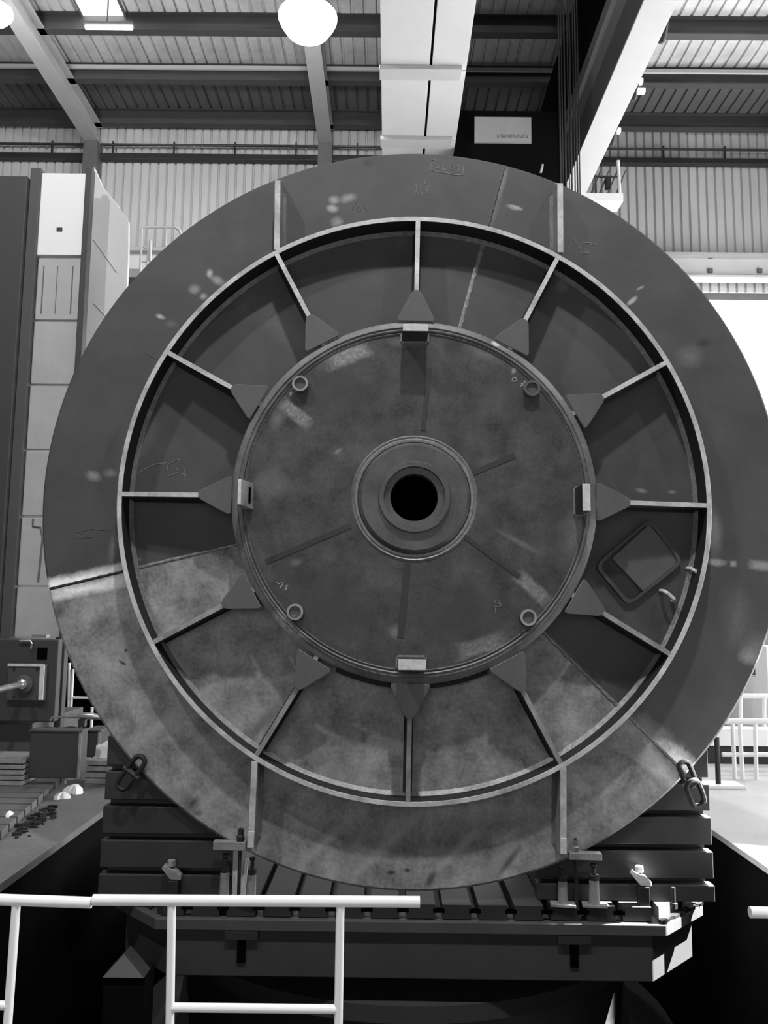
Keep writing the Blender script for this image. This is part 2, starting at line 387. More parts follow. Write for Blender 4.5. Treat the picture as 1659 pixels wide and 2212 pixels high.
for i, y in enumerate(PUR):
    b = MB(); z = ZRF+.42
    b.box(-15.9,13.9,y-.02,y+.02,z-.42,z); b.box(-15.9,13.9,y-.11,y+.11,z-.46,z-.42); b.box(-15.9,13.9,y-.11,y+.11,z-.03,z)
    b.build('roof_purlin', M_purlin, kind=None, label=['dark roof purlin hard against the back wall', 'roof purlin second from the back wall', 'roof purlin third from the back wall',
        'roof purlin fourth from the back wall', 'roof purlin fifth from the back wall', 'roof purlin sixth from the back wall', 'roof purlin farthest from the back wall'][i], cat='beam', group='roof purlins')
    if i == 1:
        pass
pp = P(640,148,Y=19.6)
lp = thing('lit_tie_rail', (0,19.6,pp.z), 'thin pale rail crossing below the second roof purlin', 'rail')
MB().box(-12.1,13.9,19.57,19.63,pp.z-.05,pp.z+.05).build('rail', M_run, lp)
for x in (-12, -8.5, -1.9, 4.8, 11.4): MB().box(x-.04,x+.04,19.57,19.63,pp.z,ZRF).build('hanger', M_beam, lp)
for i, x in enumerate((-8.55, -1.9, 4.77, 11.4)):
    r = thing('roof_rafter', (x,16,ZRF-.6), ['pale roof rafter at the top left corner', 'pale roof rafter under the large hanging lamp', 'roof rafter hidden between the two crane girders', 'roof rafter beyond the right end of the crane'][i], 'beam', 'roof rafters')
    for nm, a in (('bottom_flange', (x-.2,x+.2,9,21.9,ZRF-.62,ZRF-.58)), ('web', (x-.02,x+.02,9,21.9,ZRF-.58,ZRF-.04)), ('top_flange', (x-.2,x+.2,9,21.9,ZRF-.04,ZRF))):
        MB().box(*a).build(nm, M_beamlt, r)
    MB().box(x-.2,x+.2,21.55,21.95,0,ZRF-.62).build('column', M_beam, r)
# rooflights and lamps
for (px0, px1, py0, py1, lab) in ((185,272,-60,40,'bright rooflight panel at the top left of the roof'),):
    a = P(px0,py1,Z=ZRF+.40); b2 = P(px1,py1,Z=ZRF+.40); c = P((px0+px1)/2,py0,Z=ZRF+.40)
    rl = thing('rooflight', ((a.x+b2.x)/2, a.y-.6, ZRF+.38), lab, 'rooflight')
    MB().box(a.x, b2.x, a.y-1.4, a.y, ZRF+.38, ZRF+.40).build('glazing', M_skyr, rl)
    MB().box(a.x-.05, a.x, a.y-1.4, a.y, ZRF+.34, ZRF+.41).build('frame', M_beam, rl)
    MB().box(b2.x, b2.x+.05, a.y-1.4, a.y, ZRF+.34, ZRF+.41).build('frame', M_beam, rl)
a = P(182,59,Y=17.0); b2 = P(289,59,Y=17.0)
sl = thing('sunlit_flange_strip', (a.x/2+b2.x/2,17.0,a.z), 'long glowing strip added for sunlight on the purlin flange beside the rooflight', 'lamp')  # added glow standing in for a sunlit purlin flange, no lamp here
MB().box(a.x,b2.x,16.92,17.08,a.z+.04,a.z+.10).build('strip_backing', M_beam, sl)
MB().tube([(a.x+.03,17.0,a.z), (b2.x-.03,17.0,a.z)], .05, 10).build('tube', M_skyr, sl, smooth=True)
MB().box(a.x+.5,a.x+.53,16.98,17.02,a.z+.1,ZRF+.375).build('hanger', M_beam, sl)
def bay_lamp(c, r, lab, light, bowl=.02):
    t = thing('high_bay_lamp', c, lab, 'lamp', 'high bay lamps')
    x, y, z = c
    MB().revz([(r*1.0,z-.42),(r*.98,z-.38),(r*.7,z-.12),(r*.3,z),(r*.3,z+.2)], (x,y), 28).build('bell', M_lampb, t, smooth=True)
    MB().revz([(r*.45,z-.46-bowl),(r*.72,z-.46-bowl*.8),(r*.90,z-.46-bowl*.35),(r*.99,z-.46),(r*.99,z-.425)], (x,y), 28).build('lens', M_glow, t, smooth=True)
    MB().tube([(x,y,z+.2), (x,y,ZRF+.1)], .02, 6).build('hanger', M_iron, t)
    if light:
        l = bpy.data.lights.new('lamp_light', 'POINT'); l.energy = light; l.shadow_soft_size = .4
        o = bpy.data.objects.new('lamp_light', l); o.parent = t; o.location = (0, 0, -.60-bowl); COL.objects.link(o)
p = P(665,40,Y=15.2); bay_lamp((p.x,15.2,p.z+.45), .60, 'large glaring lamp left of the pale crane girder', 700, .35)
p = P(-14,20,Y=15.2); bay_lamp((p.x,15.2,p.z+.4), .38, 'glaring lamp cut by the top left edge', 500, .2)
for i, (x, y, z, e) in enumerate(LAMPS):
    bay_lamp((x,y,z+.5), .3, ['lamp high above and behind the viewer', 'lamp above the viewer, to the left', 'lamp above the viewer, to the right'][i], 0)

# ------------------------------------------------------------------ overhead crane
ZS = 11.3
cr = thing('overhead_crane', (2.4,17,ZS), 'pale overhead travelling crane with two girders and hanging wire ropes', 'crane')
def at_soffit(px, py): return P(px, py, Z=ZS)
xg0 = P(822,0,Z=ZS).x; xg1 = P(1029,0,Z=ZS).x; xs = P(942,0,Z=ZS).x
ysp = [11.0, P(915,152,Z=ZS).y, P(910,303,Z=ZS).y, 20.9]
for i in range(3):
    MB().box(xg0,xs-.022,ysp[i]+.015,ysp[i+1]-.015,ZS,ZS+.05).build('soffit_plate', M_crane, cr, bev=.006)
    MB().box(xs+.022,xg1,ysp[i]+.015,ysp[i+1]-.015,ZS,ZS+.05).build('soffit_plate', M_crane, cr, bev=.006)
for y in ysp[1:3]: MB().box(xg0-.03,xg1-.08,y-.16,y+.16,ZS-.09,ZS-.002).build('cross_plate', M_run, cr, bev=.01)
MB().box(xg0+.02,xg1-.02,11.0,20.9,ZS+.06,ZS+1.6).build('girder', M_craneblk, cr)
MB().box(xg0+.05,xg1-.05,12.5,20.0,ZS+1.61,15.2).build('light_blocker', M_craneblk, cr)  # added unseen box, blocks lamp light from the roof bay
p = P(875,327,Y=17.0); MB().box(p.x-.35,p.x+.25,16.9,17.1,p.z-.03,p.z+.04).build('buffer', M_craneblk, cr)
xb0 = P(1391,0,Z=ZS).x; xb1 = P(1466,0,Z=ZS).x
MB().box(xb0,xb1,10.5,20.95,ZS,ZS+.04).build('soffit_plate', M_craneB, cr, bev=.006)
MB().box(xb0+.02,xb1-.02,10.5,20.95,ZS+.04,ZS+1.75).build('girder', M_craned, cr)
MB().box(xb0-.06,xb0+.02,10.5,20.95,ZS+1.2,ZS+1.24).build('stiffener_rail', M_run, cr)
MB().box(xb0+.005,xb0+.02,10.5,20.95,ZS+.04,ZS+.72).build('web_plate', M_beam, cr)
MB().box(xb0+.06,xb1-.06,10.8,20.8,ZS+1.76,15.2).build('far_light_blocker', M_craneblk, cr)  # added box above the girder, keeps daylight off the roof bay
# trolley with sign
ty = 16.0
a = P(1022,236,Y=ty); b2 = P(1225,420,Y=ty)
MB().box(xg1+.02,b2.x,ty+.05,ty+2.4,b2.z-.5,a.z).build('trolley', M_craneblk, cr)
a = P(1025,252,Y=ty); b2 = P(1148,308,Y=ty)
sg = MB().box(a.x,b2.x,ty,ty+.045,b2.z,a.z).build('sign_board', M_sign, cr, label='pale rectangular board with one small dark line of lettering')
ink = MB(); x = P(1074,294,Y=ty).x; x1 = P(1136,294,Y=ty).x; zc = P(1100,294,Y=ty).z; hh = .035
k = 0
while x < x1:      # a row of small block letters too blurred to read
    w = .035+.012*((k*7) % 3)
    ink.box(x,x+.012,ty-.004,ty-.0005,zc-hh,zc+hh); ink.box(x,x+w,ty-.004,ty-.0005,zc+hh-.014,zc+hh) if k % 2 else ink.box(x,x+w,ty-.004,ty-.0005,zc-hh,zc-hh+.014)
    if k % 3: ink.box(x+w-.012,x+w,ty-.004,ty-.0005,zc-hh,zc+hh)
    x += w+.014; k += 1
ink.build('lettering', M_signink, sg)
for i, px in enumerate((1206,1211,1217,1224,1229,1236,1241,1246)):
    t = P(px,20,Y=15.0); b2 = P(px-4,430,Y=15.0)
    MB().tube([(t.x,15.0,ZRF+.2), (t.x,15.0,3.6)], .013 if i % 2 else .018, 6).build('wire_rope', M_rope, cr)
hx = P(1226,200,Y=15.0).x
MB().box(hx-.4,hx+.4,14.9,15.3,3.0,3.6).build('hook_block', M_iron, cr, bev=.03)
p = P(1170,365,Y=15.9); MB().tube([(p.x+.02,15.9,p.z+.1), (p.x,15.9,p.z), (p.x-.02,15.9,p.z-.08)], .025, 8).build('limit_rod', M_run, cr)
# festoon cable along the far girder
for i, (px, py) in enumerate(((1447,20),(1396,150),(1348,262))):
    y0 = [12.95, 14.55, 16.1][i]; x = xb1+.12
    pts = [(x, y0+.5*(t/8-.5)*1.6, ZS+.75-.62*math.sin(PI*t/8)) for t in range(9)]
    MB().tube(pts, .045, 8).build('festoon_cable', M_rope, cr, smooth=True)
for (px, py, w) in ((1385,197,8),(1385,176,3),(1337,283,3)):
    p = P(px,py,X=xb1+.14); h = w*p.y/F
    MB().box(p.x-h,p.x+h,p.y-.05,p.y+.05,p.z-.04,p.z+.04).build('signal_lamp', M_sky, cr)
# crane service cage at the far end of the girder
cg = thing('service_cage', tuple(P(1310,450,Y=20.3)), 'small white access cage at the far end of the crane girder', 'platform')
pl = P(1265,445,Y=20.3); pr_ = P(1337,445,Y=20.3); ptop = P(1337,352,Y=20.3).z; pb = P(1300,440,Y=20.3).z
MB().box(pl.x-.4,pr_.x,19.9,20.5,pb-.12,pb+.08).build('deck', M_rail, cg)
MB().tube([(pr_.x,20.2,pb), (pr_.x-.03,20.2,ptop)], .05, 8).build('post', M_rail, cg)
MB().tube([(pl.x+.25,20.2,pb), (pl.x+.25,20.2,ptop-.4)], .03, 8).build('post', M_beam, cg)
for i in range(4):
    x = pl.x+.05+i*.22; MB().tube([(x,20.2,pb+.05), (x+.35,20.2,ptop-.25)], .022, 6).build('brace', M_beam, cg)
MB().tube([(pl.x,20.2,ptop-.45), (pr_.x,20.2,ptop-.45)], .03, 8).build('handrail', M_iron, cg)
MB().box(pl.x+.5,pl.x+.62,20.1,20.25,pb+.35,pb+.62).build('switch_box', M_iron, cg)

# ------------------------------------------------------------------ the turbine head cover
tc = thing('turbine_head_cover', BASE, 'huge round ribbed steel turbine cover standing upright on the table', 'turbine cover')
aT = pang(1088,362,YD); aL = pang(104,1273,YD); aR = pang(1490,1680,YD)
if aL < 0: aL += 2*PI
DEAD = .004
def sector(a0, a1, m, lab=None, r0=1.02):
    n = int(abs(a1-a0)/(2*PI)*180)
    MB().rev([(r0,YD), (2.385,YD), (2.40,YD+.012), (2.40,YD+.045), (r0,YD+.045)], C2, a0, a1, n).build('base_plate', m, tc, smooth=True, label=lab)
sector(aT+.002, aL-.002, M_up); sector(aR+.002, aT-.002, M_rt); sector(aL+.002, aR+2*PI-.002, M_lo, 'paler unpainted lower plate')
def seam(a, r0, r1, w, m, h=.006):
    d = Vector((math.cos(a),0,math.sin(a))); t = Vector((-math.sin(a),0,math.cos(a)))
    c = Vector((CX,YD,CZ)); b = MB(); n = 40; vs = []
    for i in range(n+1):
        r = r0+(r1-r0)*i/n; j = .25*w*math.sin(i*2.1)+.2*w*math.sin(i*5.3)
        for s_, y_ in ((-w+j*.5,0), (-w*.4+j,-h), (w*.4+j*.6,-h*.8), (w,0), (w,.003), (-w,.003)):
            vs.append(c+d*r+t*s_+Vector((0,y_,0)))
    fs = [(i*6+k,(i+1)*6+k,(i+1)*6+(k+1) % 6,i*6+(k+1) % 6) for i in range(n) for k in range(6)]
    b.add(vs, fs).build('weld_seam', m, tc)
seam(aL, 1.89, 2.39, .009, M_iron, .004); seam(aL, 1.12, 1.83, .012, M_weld); seam(aR, 1.12, 1.83, .014, M_weld); seam(aR, 1.89, 2.39, .010, M_weld)
seam(aT, 1.12, 1.83, .016, M_weld); seam(aT, 1.89, 2.39, .012, M_up)
# rim ring
RO, RI = 1.8635, 1.832
rg = MB().rev([(RI,YR), (RO,YR), (RO,YD), (RI,YD)], C2, n=180).build('rim_ring', M_wall_in, tc, front=M_edge, bev=.003, smooth=True)
MB().rev([(RI-.002,YD-.022), (RI-.002,YD-.001), (RI-.026,YD-.001)], C2, n=180).build('fillet_weld', M_weld, tc, smooth=True)
MB().rev([(RO+.002,YD-.018), (RO+.002,YD-.001), (RO+.018,YD-.001)], C2, n=180).build('fillet_weld', M_wall_in, tc, smooth=True)
# drum behind the hub plate
MB().rev([(1.06,YP+.03), (1.085,YP+.03), (1.085,YD+.40), (1.06,YD+.40)], C2, n=120).build('drum_wall', M_wall_in, tc, smooth=True)
MB().rev([(.16,YD+.36), (1.06,YD+.36), (1.06,YD+.40), (.16,YD+.40)], C2, n=60).build('drum_back', M_black, tc)
# curved collar seen under the hub plate
MB().rev([(1.086,YP+.05), (1.10,YP+.05), (1.135,YD-.10), (1.175,YD-.09), (1.182,YD-.002), (1.086,YD-.002)], C2, math.radians(-114), math.radians(-66.5), 40).build('collar_segment', M_wall_in, tc, smooth=True)
# ribs and gussets
rib_px = [(1534,1092),(1435,785),(1205,556),(903,474),(597,548),(364,762),(258,1067),(333,1386),(552,1634),(881,1737),(1213,1652),(1446,1412)]
gus_px = [(1362,1085),(1303,856),(1135,690),(900,626),(667,681),(500,836),(428,1068),(480,1308),(641,1488),(885,1553),(1130,1492),(1304,1324)]
for i, ((ax, ay), (gx, gy)) in enumerate(zip(rib_px, gus_px)):
    o_ = P(ax, ay, Y=YR); a_o = math.atan2(o_.z-CZ, o_.x-CX)
    A = Vector((CX+1.834*math.cos(a_o), YR, CZ+1.834*math.sin(a_o)))
    g = P(gx, gy, Y=YG); B = Vector((g.x, YG+.018, g.z))
    d = Vector((A.x-B.x,0,A.z-B.z)).normalized(); t = Vector((-d.z,0,d.x)); h = .0145
    Cn = Vector((CX,0,CZ)); inn = B-d*.27; inn.y = YG+.018
    poly = [A, B, inn, Vector((inn.x,YD,inn.z)), Vector((A.x,YD,A.z))]
    MB().prism([p-t*h for p in poly], t*2*h).build('rib', M_rib, tc, front=M_edge if i < 7 else M_edge2)
    # fillet weld at the foot of the rib
    b = MB()
    for s_ in (-1, 1):
        q0 = Vector((A.x,YD-.001,A.z))+t*s_*h-d*.02; q1 = Vector((B.x,YD-.001,B.z))+t*s_*h
        b.prism([q0, q0+t*s_*.014, q0+Vector((0,-.014,0))], q1-q0)
    b.build('fillet_weld', M_wall_in, tc)
    hw = .118; L = g-Vector((0,0,0)); rad = math.hypot(g.x-CX, g.z-CZ); dep = .205
    G = lambda u, w: Vector((g.x,YG,g.z))-d*u+t*w
    pts = [G(0,-.016), G(0,.016), G(.022,.034), G(dep-.018,hw), G(dep,hw-.004), G(dep,-hw+.004), G(dep-.018,-hw), G(.022,-.034)]
    MB().prism(pts, (0,.018,0)).build('gusset', M_edge2, tc, front=M_gus, bev=.002)
# hub plate with welded rim band
MB().rev([(.30,YP), (1.062,YP), (1.062,YP+.05), (.30,YP+.05)], C2, n=144).build('hub_plate', M_plate, tc, smooth=True)
MB().rev([(1.064,YP-.004), (1.072,YP-.010), (1.080,YP-.002), (1.115,YP+.004), (1.135,YP+.016), (1.1365,YP+.055), (1.064,YP+.055)], C2, n=144).build('rim_band', M_band, tc, smooth=True)
b = MB(); 
for k_, (r_, w_) in enumerate(((1.052,.006),(1.092,.005))):
    prof = [(r_-w_,YP+.001), (r_,YP-.008), (r_+w_,YP+.001)]
    b.rev(prof, C2, n=144)
b.build('weld_bead', M_band, tc, smooth=True)
HC = C2
MB().rev([(.345,YP+.002), (.352,YP-.010), (.366,YP-.012), (.374,YP-.005), (.384,YP-.010), (.396,YP+.002)], HC, n=96).build('hub_weld', M_weld, tc, smooth=True)
MB().rev([(.20,YP-.035), (.325,YP-.035), (.345,YP-.015), (.345,YP+.05), (.20,YP+.05)], HC, n=96).build('hub_boss', M_hub, tc, smooth=True)
MB().rev([(.188,YH-.005), (.216,YH-.005), (.222,YH+.002), (.222,YP-.03), (.188,YP-.03)], HC, n=96).build('hub_neck', M_hub, tc, smooth=True)
MB().rev([(.1465,YH+.035), (.187,YH+.028), (.187,YP+.06), (.1465,YP+.06)], HC, n=96).build('hub_liner', M_hub, tc, smooth=True)
MB().rev([(.1475,YH+.050), (.152,YH+.050), (.152,YD+.9), (.0001,YD+.9), (.0001,YD+.88), (.1475,YD+.88)], HC, n=96).build('bore_tube', M_black, tc, smooth=True)
# dark joint strips on the hub plate
for (x0,y0,x1,y1,w) in ((1020,1022,1112,984,6),(574,1214,758,1135,6),(1003,1158,1122,1246,5),(880,1218,865,1378,7),(914,930,928,795,5)):
    a = P(x0,y0,Y=YP); c = P(x1,y1,Y=YP); d = (c-a); ln = d.length/2; d.normalize()
    MB().obox((a+c)/2+Vector((0,-.001,0)), (d, (0,1,0), d.cross(Vector((0,1,0)))), (ln,.003,w*YP/F)).build('joint_strip', M_strip, tc, bev=.001)
# studs
for i, (x, y) in enumerate(((648,828),(1150,838),(637,1322),(1142,1334))):
    c = P(x,y,Y=YP-.05); s = MB().rev([(.036,YP-.05), (.050,YP-.05), (.052,YP), (.030,YP)], (c.x,c.z), n=28).build('stud', M_stud, tc, front=M_edge2 if i != 1 else M_stud, smooth=True)
    MB().rev([(.0001,YP-.034), (.036,YP-.034), (.036,YP-.005), (.0001,YP-.005)], (c.x,c.z), n=24).build('stud_core', M_hub, s)
# lifting lugs: thick plates standing about 0.2 m off the hub plate
YL = YP-.20; kl = YL/F
for (x, y, hx, hz) in ((898,708,29,8),(1267,1074,9,30),(890,1436,30,12)):
    c = P(x,y,Y=YL)
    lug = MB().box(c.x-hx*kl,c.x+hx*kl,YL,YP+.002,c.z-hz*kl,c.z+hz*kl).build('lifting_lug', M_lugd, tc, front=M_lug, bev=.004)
    b = MB(); w = .012; x0,x1,z0,z1 = c.x-hx*kl,c.x+hx*kl,c.z-hz*kl,c.z+hz*kl
    for q in ((x0-w,x0,z0,z1),(x1,x1+w,z0,z1),(x0,x1,z0-w,z0),(x0,x1,z1,z1+w)): b.box(q[0],q[1],YP-w,YP+.001,q[2],q[3])
    b.build('lug_weld', M_weld, lug)
fo, fi = P(514,1035,Y=YL), P(520,1090,Y=YL); bi, bt = P(547,1101,Y=YP), P(547,1044,Y=YP)
pts = [(fo.x,YL,fi.z),(fi.x,YL,fi.z),(bi.x,YP+.002,bi.z),(fo.x-.01,YP+.002,bi.z)]
top = [(fo.x,YL,fo.z),(fi.x,YL,fo.z),(bi.x,YP+.002,bt.z),(fo.x-.01,YP+.002,bt.z)]
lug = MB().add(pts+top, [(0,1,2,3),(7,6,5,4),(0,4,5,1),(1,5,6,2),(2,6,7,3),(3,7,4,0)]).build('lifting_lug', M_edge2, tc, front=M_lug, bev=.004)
A = Vector((fi.x,YL,0)); B = Vector((bi.x,YP,0)); d = (B-A).normalized(); nrm = Vector((d.y,-d.x,0)); m_ = A+(B-A)*.66; zm = (fi.z+bt.z)/2-.005
MB().obox(Vector((m_.x,m_.y,zm))+nrm*.0005, (d,nrm,(0,0,1)), (.016,.002,.05)).build('lug_slot', M_black, lug)
# outer stiffeners
for (x0,y0,x1,y1,lab) in ((600,374,598,540,1),(1210,380,1211,545,1),(550,1644,541,1832,0),(1217,1656,1217,1846,0)):
    a = P(x0,y0,Y=YR); c = P(x1,y1,Y=YR); d = (c-a); ln = d.length; d.normalize(); t = d.cross(Vector((0,1,0))).normalized(); h = .019
    if lab: poly = [a+Vector((0,.10,0)), a+d*.05, c, c+Vector((0,.16,0)), a+Vector((0,.16,0))]
    else: poly = [a, c, c+Vector((0,.16,0)), a+Vector((0,.16,0))]
    MB().prism([p-t*h for p in poly], t*2*h).build('stiffener', M_edge2, tc, front=M_edge, bev=.003)
    b = MB()
    for s_ in (-1,1):
        q0 = a+Vector((0,.159,0))+t*s_*h+d*.06; b.prism([q0, q0+t*s_*.02, q0+Vector((0,-.02,0))], d*(ln-.08))
    b.build('fillet_weld', M_weld, tc)
    if not lab: MB().obox(c-d*.05+Vector((0,-.003,0)), (t,(0,1,0),d), (h,.004,.045)).build('bright_tip', M_lug, tc)
# manhole with frame, cover and grab handles
cor = [P(x,y,Y=YD-.03) for x,y in ((1405,1118),(1478,1214),(1358,1310),(1284,1222))]
cen = sum(cor, Vector())/4
def rrect(cs, k, rad=.16, n=5, y=0):
    out = []
    cs = [cen+(c-cen)*k for c in cs]
    for i in range(4):
        c0, c1, c2 = cs[i-1], cs[i], cs[(i+1) % 4]
        p0 = c1+(c0-c1)*rad; p2 = c1+(c2-c1)*rad
        for j in range(n+1):
            t = j/n; out.append((p0*(1-t)**2+c1*2*t*(1-t)+p2*t*t)+Vector((0,y,0)))
    return out
o1 = rrect(cor,1.0); i1 = rrect(cor,.90); o2 = [p+Vector((0,.03,0)) for p in o1]; i2 = [p+Vector((0,.03,0)) for p in i1]
n = len(o1); fs = []
for i in range(n):
    j = (i+1) % n
    fs += [(i,j,n+j,n+i), (i,2*n+i,2*n+j,j), (n+i,n+j,3*n+j,3*n+i), (2*n+i,3*n+i,3*n+j,2*n+j)]
mf = MB().add(o1+i1+o2+i2, fs).build('manhole_frame', M_up, tc)
MB().prism(rrect(cor,.89,y=.022), (0,.006,0)).build('manhole_recess', M_iron, mf)
ic = [P(x,y,Y=YD-.02) for x,y in ((1403,1132),(1468,1213),(1389,1277),(1322,1206))]
MB().prism(ic, (0,.010,0)).build('manhole_cover', M_gus, mf, bev=.002)
ic2 = [P(x,y,Y=YD-.02) for x,y in ((1312,1212),(1380,1284),(1357,1300),(1290,1226))]
MB().prism(ic2, (0,.010,0)).build('hinge_strip', M_wall_in, mf, bev=.002)
for (x0,y0,x1,y1) in ((1484,1228,1510,1252),(1426,1276,1452,1300)):
    a = P(x0,y0,Y=YD); c = P(x1,y1,Y=YD); d = (c-a)
    pts = [a+Vector((0,-.002,0)), a+d*.06+Vector((0,-.06,0)), a+d*.25+Vector((0,-.085,0)), a+d*.75+Vector((0,-.085,0)), a+d*.94+Vector((0,-.06,0)), c+Vector((0,-.002,0))]
    MB().tube(pts, .012, 10).build('grab_handle', M_lug, tc, smooth=True)
# chalk marks
def chalk(strokes, y, w=1.3, m=M_chalk):
    b = MB()
    for st_ in strokes:
        pts = [P(px,py,Y=y) for px,py in st_]
        for a, c in zip(pts, pts[1:]):
            d = c-a; ln = d.length
            if ln < 1e-6: continue
            d.normalize(); h = w*y/F/2
            b.obox((a+c)/2+Vector((0,-.0015,0)), (d,(0,1,0),d.cross(Vector((0,1,0)))), (ln/2+h*.6,.0008,h))
    b.build('chalk_mark', m, tc)
def arc(cx, cy, rx, ry, a0, a1, n=8): return [(cx+rx*math.cos(math.radians(a0+(a1-a0)*i/n)), cy+ry*math.sin(math.radians(a0+(a1-a0)*i/n))) for i in range(n+1)]
chalk([[(932,354),(929,366),(944,371),(965,374),(985,378),(999,378),(1002,357)], [(932,344),(943,347)], [(940,357),(945,366),(952,356)], [(958,355),(956,366),(963,367)],
       arc(976,362,4,5,0,360), [(987,358),(994,360),(990,370)]], YD, 1.6)
chalk([[(895,394),(900,402),(899,413),(896,420)], [(912,396),(908,403),(910,414),(912,420)], [(919,391),(917,398)], [(926,403),(921,408),(924,414),(921,419)]], YD, 1.5)
chalk([[(290,1032),(305,1018),(325,1006),(345,1001),(360,1000)], [(388,992),(378,995),(370,999),(363,1004),(361,1010),(363,1014)], [(380,1010),(386,1016),(384,1021),(375,1024),(365,1028)],
       [(399,1014),(397,1023),(393,1027)], [(394,1022),(402,1025)], [(397,1024),(400,1031),(401,1040)]], YD, 1.3)
chalk([[(598,1258),(604,1261)], [(607,1258),(611,1259),(611,1263),(604,1268),(608,1269)], [(611,1267),(612,1267)], [(624,1267),(619,1264),(617,1268),(621,1270),(619,1273),(615,1272)]], YP, 1.3, M_chalkb)
chalk([[(638,1328),(636,1330),(634,1332),(632,1330)]], YP-.05, 1.2, M_chalkb)
chalk([[(626,849),(631,853)], [(631,848),(627,854)], [(634,848),(638,846)]], YP, 1.2, M_chalkb)
chalk([arc(1111,820,5,4,0,360,10)], YP, 2.0, M_chalkb)
chalk([[(1135,823),(1130,829),(1125,834)], [(1126,829),(1131,833)], [(1157,840),(1163,845),(1156,850)]], YP, 1.8, M_chalkb)
chalk([[(1068,1296),(1071,1303),(1080,1304)], [(1077,1298),(1083,1307),(1076,1311),(1068,1308)], [(1070,1312),(1070,1322)]], YP, 1.2)
chalk([[(1240,517),(1250,530),(1258,548)], [(1258,525),(1272,524),(1286,529)], [(1262,535),(1262,546),(1274,546)], [(1268,540),(1268,548)]], YD, 1.5)
chalk([[(165,1150),(197,1142),(228,1146)], [(165,1150),(168,1163),(198,1160)], [(175,1150),(183,1158)], [(186,1148),(190,1156)]], YD, 1.3, M_gus)
chalk([[(315,760),(328,770),(345,780)], [(330,762),(320,775)]], YD, 1.3, M_gus)
chalk([[(760,452),(768,440),(772,428)], arc(775,452,4,5,0,360), [(785,445),(795,456)]], YD, 1.3, M_gus)

# ------------------------------------------------------------------ angle-plate blocks behind the cover, on the table
ZT = -.13; YK = YD+.05
def block(x0, x1, ztop, slots, lab, name_group):
    t = thing('angle_plate', ((x0+x1)/2, YK+.35, ZT), lab, 'clamping block', name_group)
    MB().box(x0,x1,YK+.09,YK+.75,ZT,ztop).build('body', M_block, t)
    zs = [ZT]+slots+[ztop+.001]
    for i in range(len(zs)-1):
        g0 = .0 if i == 0 else .02; g1 = 0 if i == len(zs)-2 else .02
        MB().box(x0-.012*(len(zs)-i)/3,x1+.012*(len(zs)-i)/3,YK,YK+.09,zs[i]+g0,zs[i+1]-g1).build('slotted_face_bar', M_block, t, bev=.005)
    return t
kz = lambda y, x=350: P(x,y,Y=YK).z
block(P(228,1750,Y=YK).x, P(508,1850,Y=YK).x, kz(1592), [kz(1883), kz(1809), kz(1736), kz(1661)], 'dark slotted iron block behind the lower left of the cover', 'slotted blocks carrying the cover')
kr = lambda y: P(1450,y,Y=YK).z
block(P(1168,1850,Y=YK).x, P(1532,1800,Y=YK).x, kr(1610), [kr(1905), kr(1832), kr(1758), kr(1686)], 'dark slotted iron block behind the lower right of the cover', 'slotted blocks carrying the cover')

# ------------------------------------------------------------------ machine table with T-slots
fy = P(1000,1955,Z=ZT).y
tx0 = P(205,1945,Z=ZT).x; 
t = thing('machine_table', (CX,5.6,-.75), 'dark octagonal slotted machine table with chamfered right corner painted paler for sunlight', 'machine table')
xr_ = P(1424,1963,Z=ZT).x; xl_ = 2*CX-xr_
ya = fy-.035; zl = P(1423,1991,Y=fy).z; zl2 = P(1440,2024,Y=ya).z; za = P(1422,2122,Y=ya+.035).z
pitch = 74*fy/F; xslot0 = P(950,1965,Z=ZT).x
slots = sorted([xslot0+i*pitch for i in range(-9, 8)])
YE = 8.0; XE = P(1528,1962,Z=zl).x-CX-.03
def edge_y(x):      # front boundary of the chamfered top
    d = abs(x-CX)-(xr_-CX); return fy if d <= 0 else fy+d*.95
xs_ = [CX-XE]+[s for s in slots if CX-XE+.05 < s < CX+XE-.05]+[CX+XE]
g = .022; yend = 7.3
for i in range(len(xs_)-1):
    a, b_ = xs_[i]+(g if i else 0), xs_[i+1]-(g if i < len(xs_)-2 else 0)
    pts = [(a,edge_y(a))]
    for kx in (CX-(xr_-CX), xr_):
        if a < kx < b_: pts.append((kx,fy))
    pts += [(b_,edge_y(b_)), (b_,yend), (a,yend)]
    MB().prism([(x,y,zl) for x,y in pts], (0,0,ZT-zl)).build('slotted_top_bar', M_table if a < xr_-.12 else M_tablec, t)
for s_ in slots:
    if abs(s_-CX) < xr_-CX-.05: MB().box(s_-.035,s_+.035,fy-.003,fy+.02,zl+.035,zl+.058).build('slot_mouth', M_black, t)
def octp(front, hx, c0): return [(CX-hx,front+c0), (CX-hx+c0*1.02,front), (CX+hx-c0*1.02,front), (CX+hx,front+c0), (CX+hx,yend), (CX-hx,yend)]
MB().prism([(x,y,zl2) for x,y in octp(ya, XE+.03, XE+.03-(P(1442,2000,Y=ya).x-CX))]  , (0,0,zl-.006-zl2)).build('table_ledge', M_tableled, t, bev=.006)
MB().prism([(x,y,za) for x,y in octp(ya+.035, P(1500,2000,Y=5.45).x-CX, .36)], (0,0,zl2-za)).build('table_apron', M_tableside, t, bev=.006)
for px in (522, 1240):
    p = P(px,2035,Y=ya+.03); 
    MB().box(p.x-.10,p.x+.10,ya+.004,ya+.04,zl2-.055,zl2-.002).build('apron_tab', M_table, t, bev=.004)
    MB().box(p.x-.025,p.x+.025,ya+.022,ya+.04,zl2-.19,zl2-.055).build('drain_slot', M_black, t)
cb = MB()
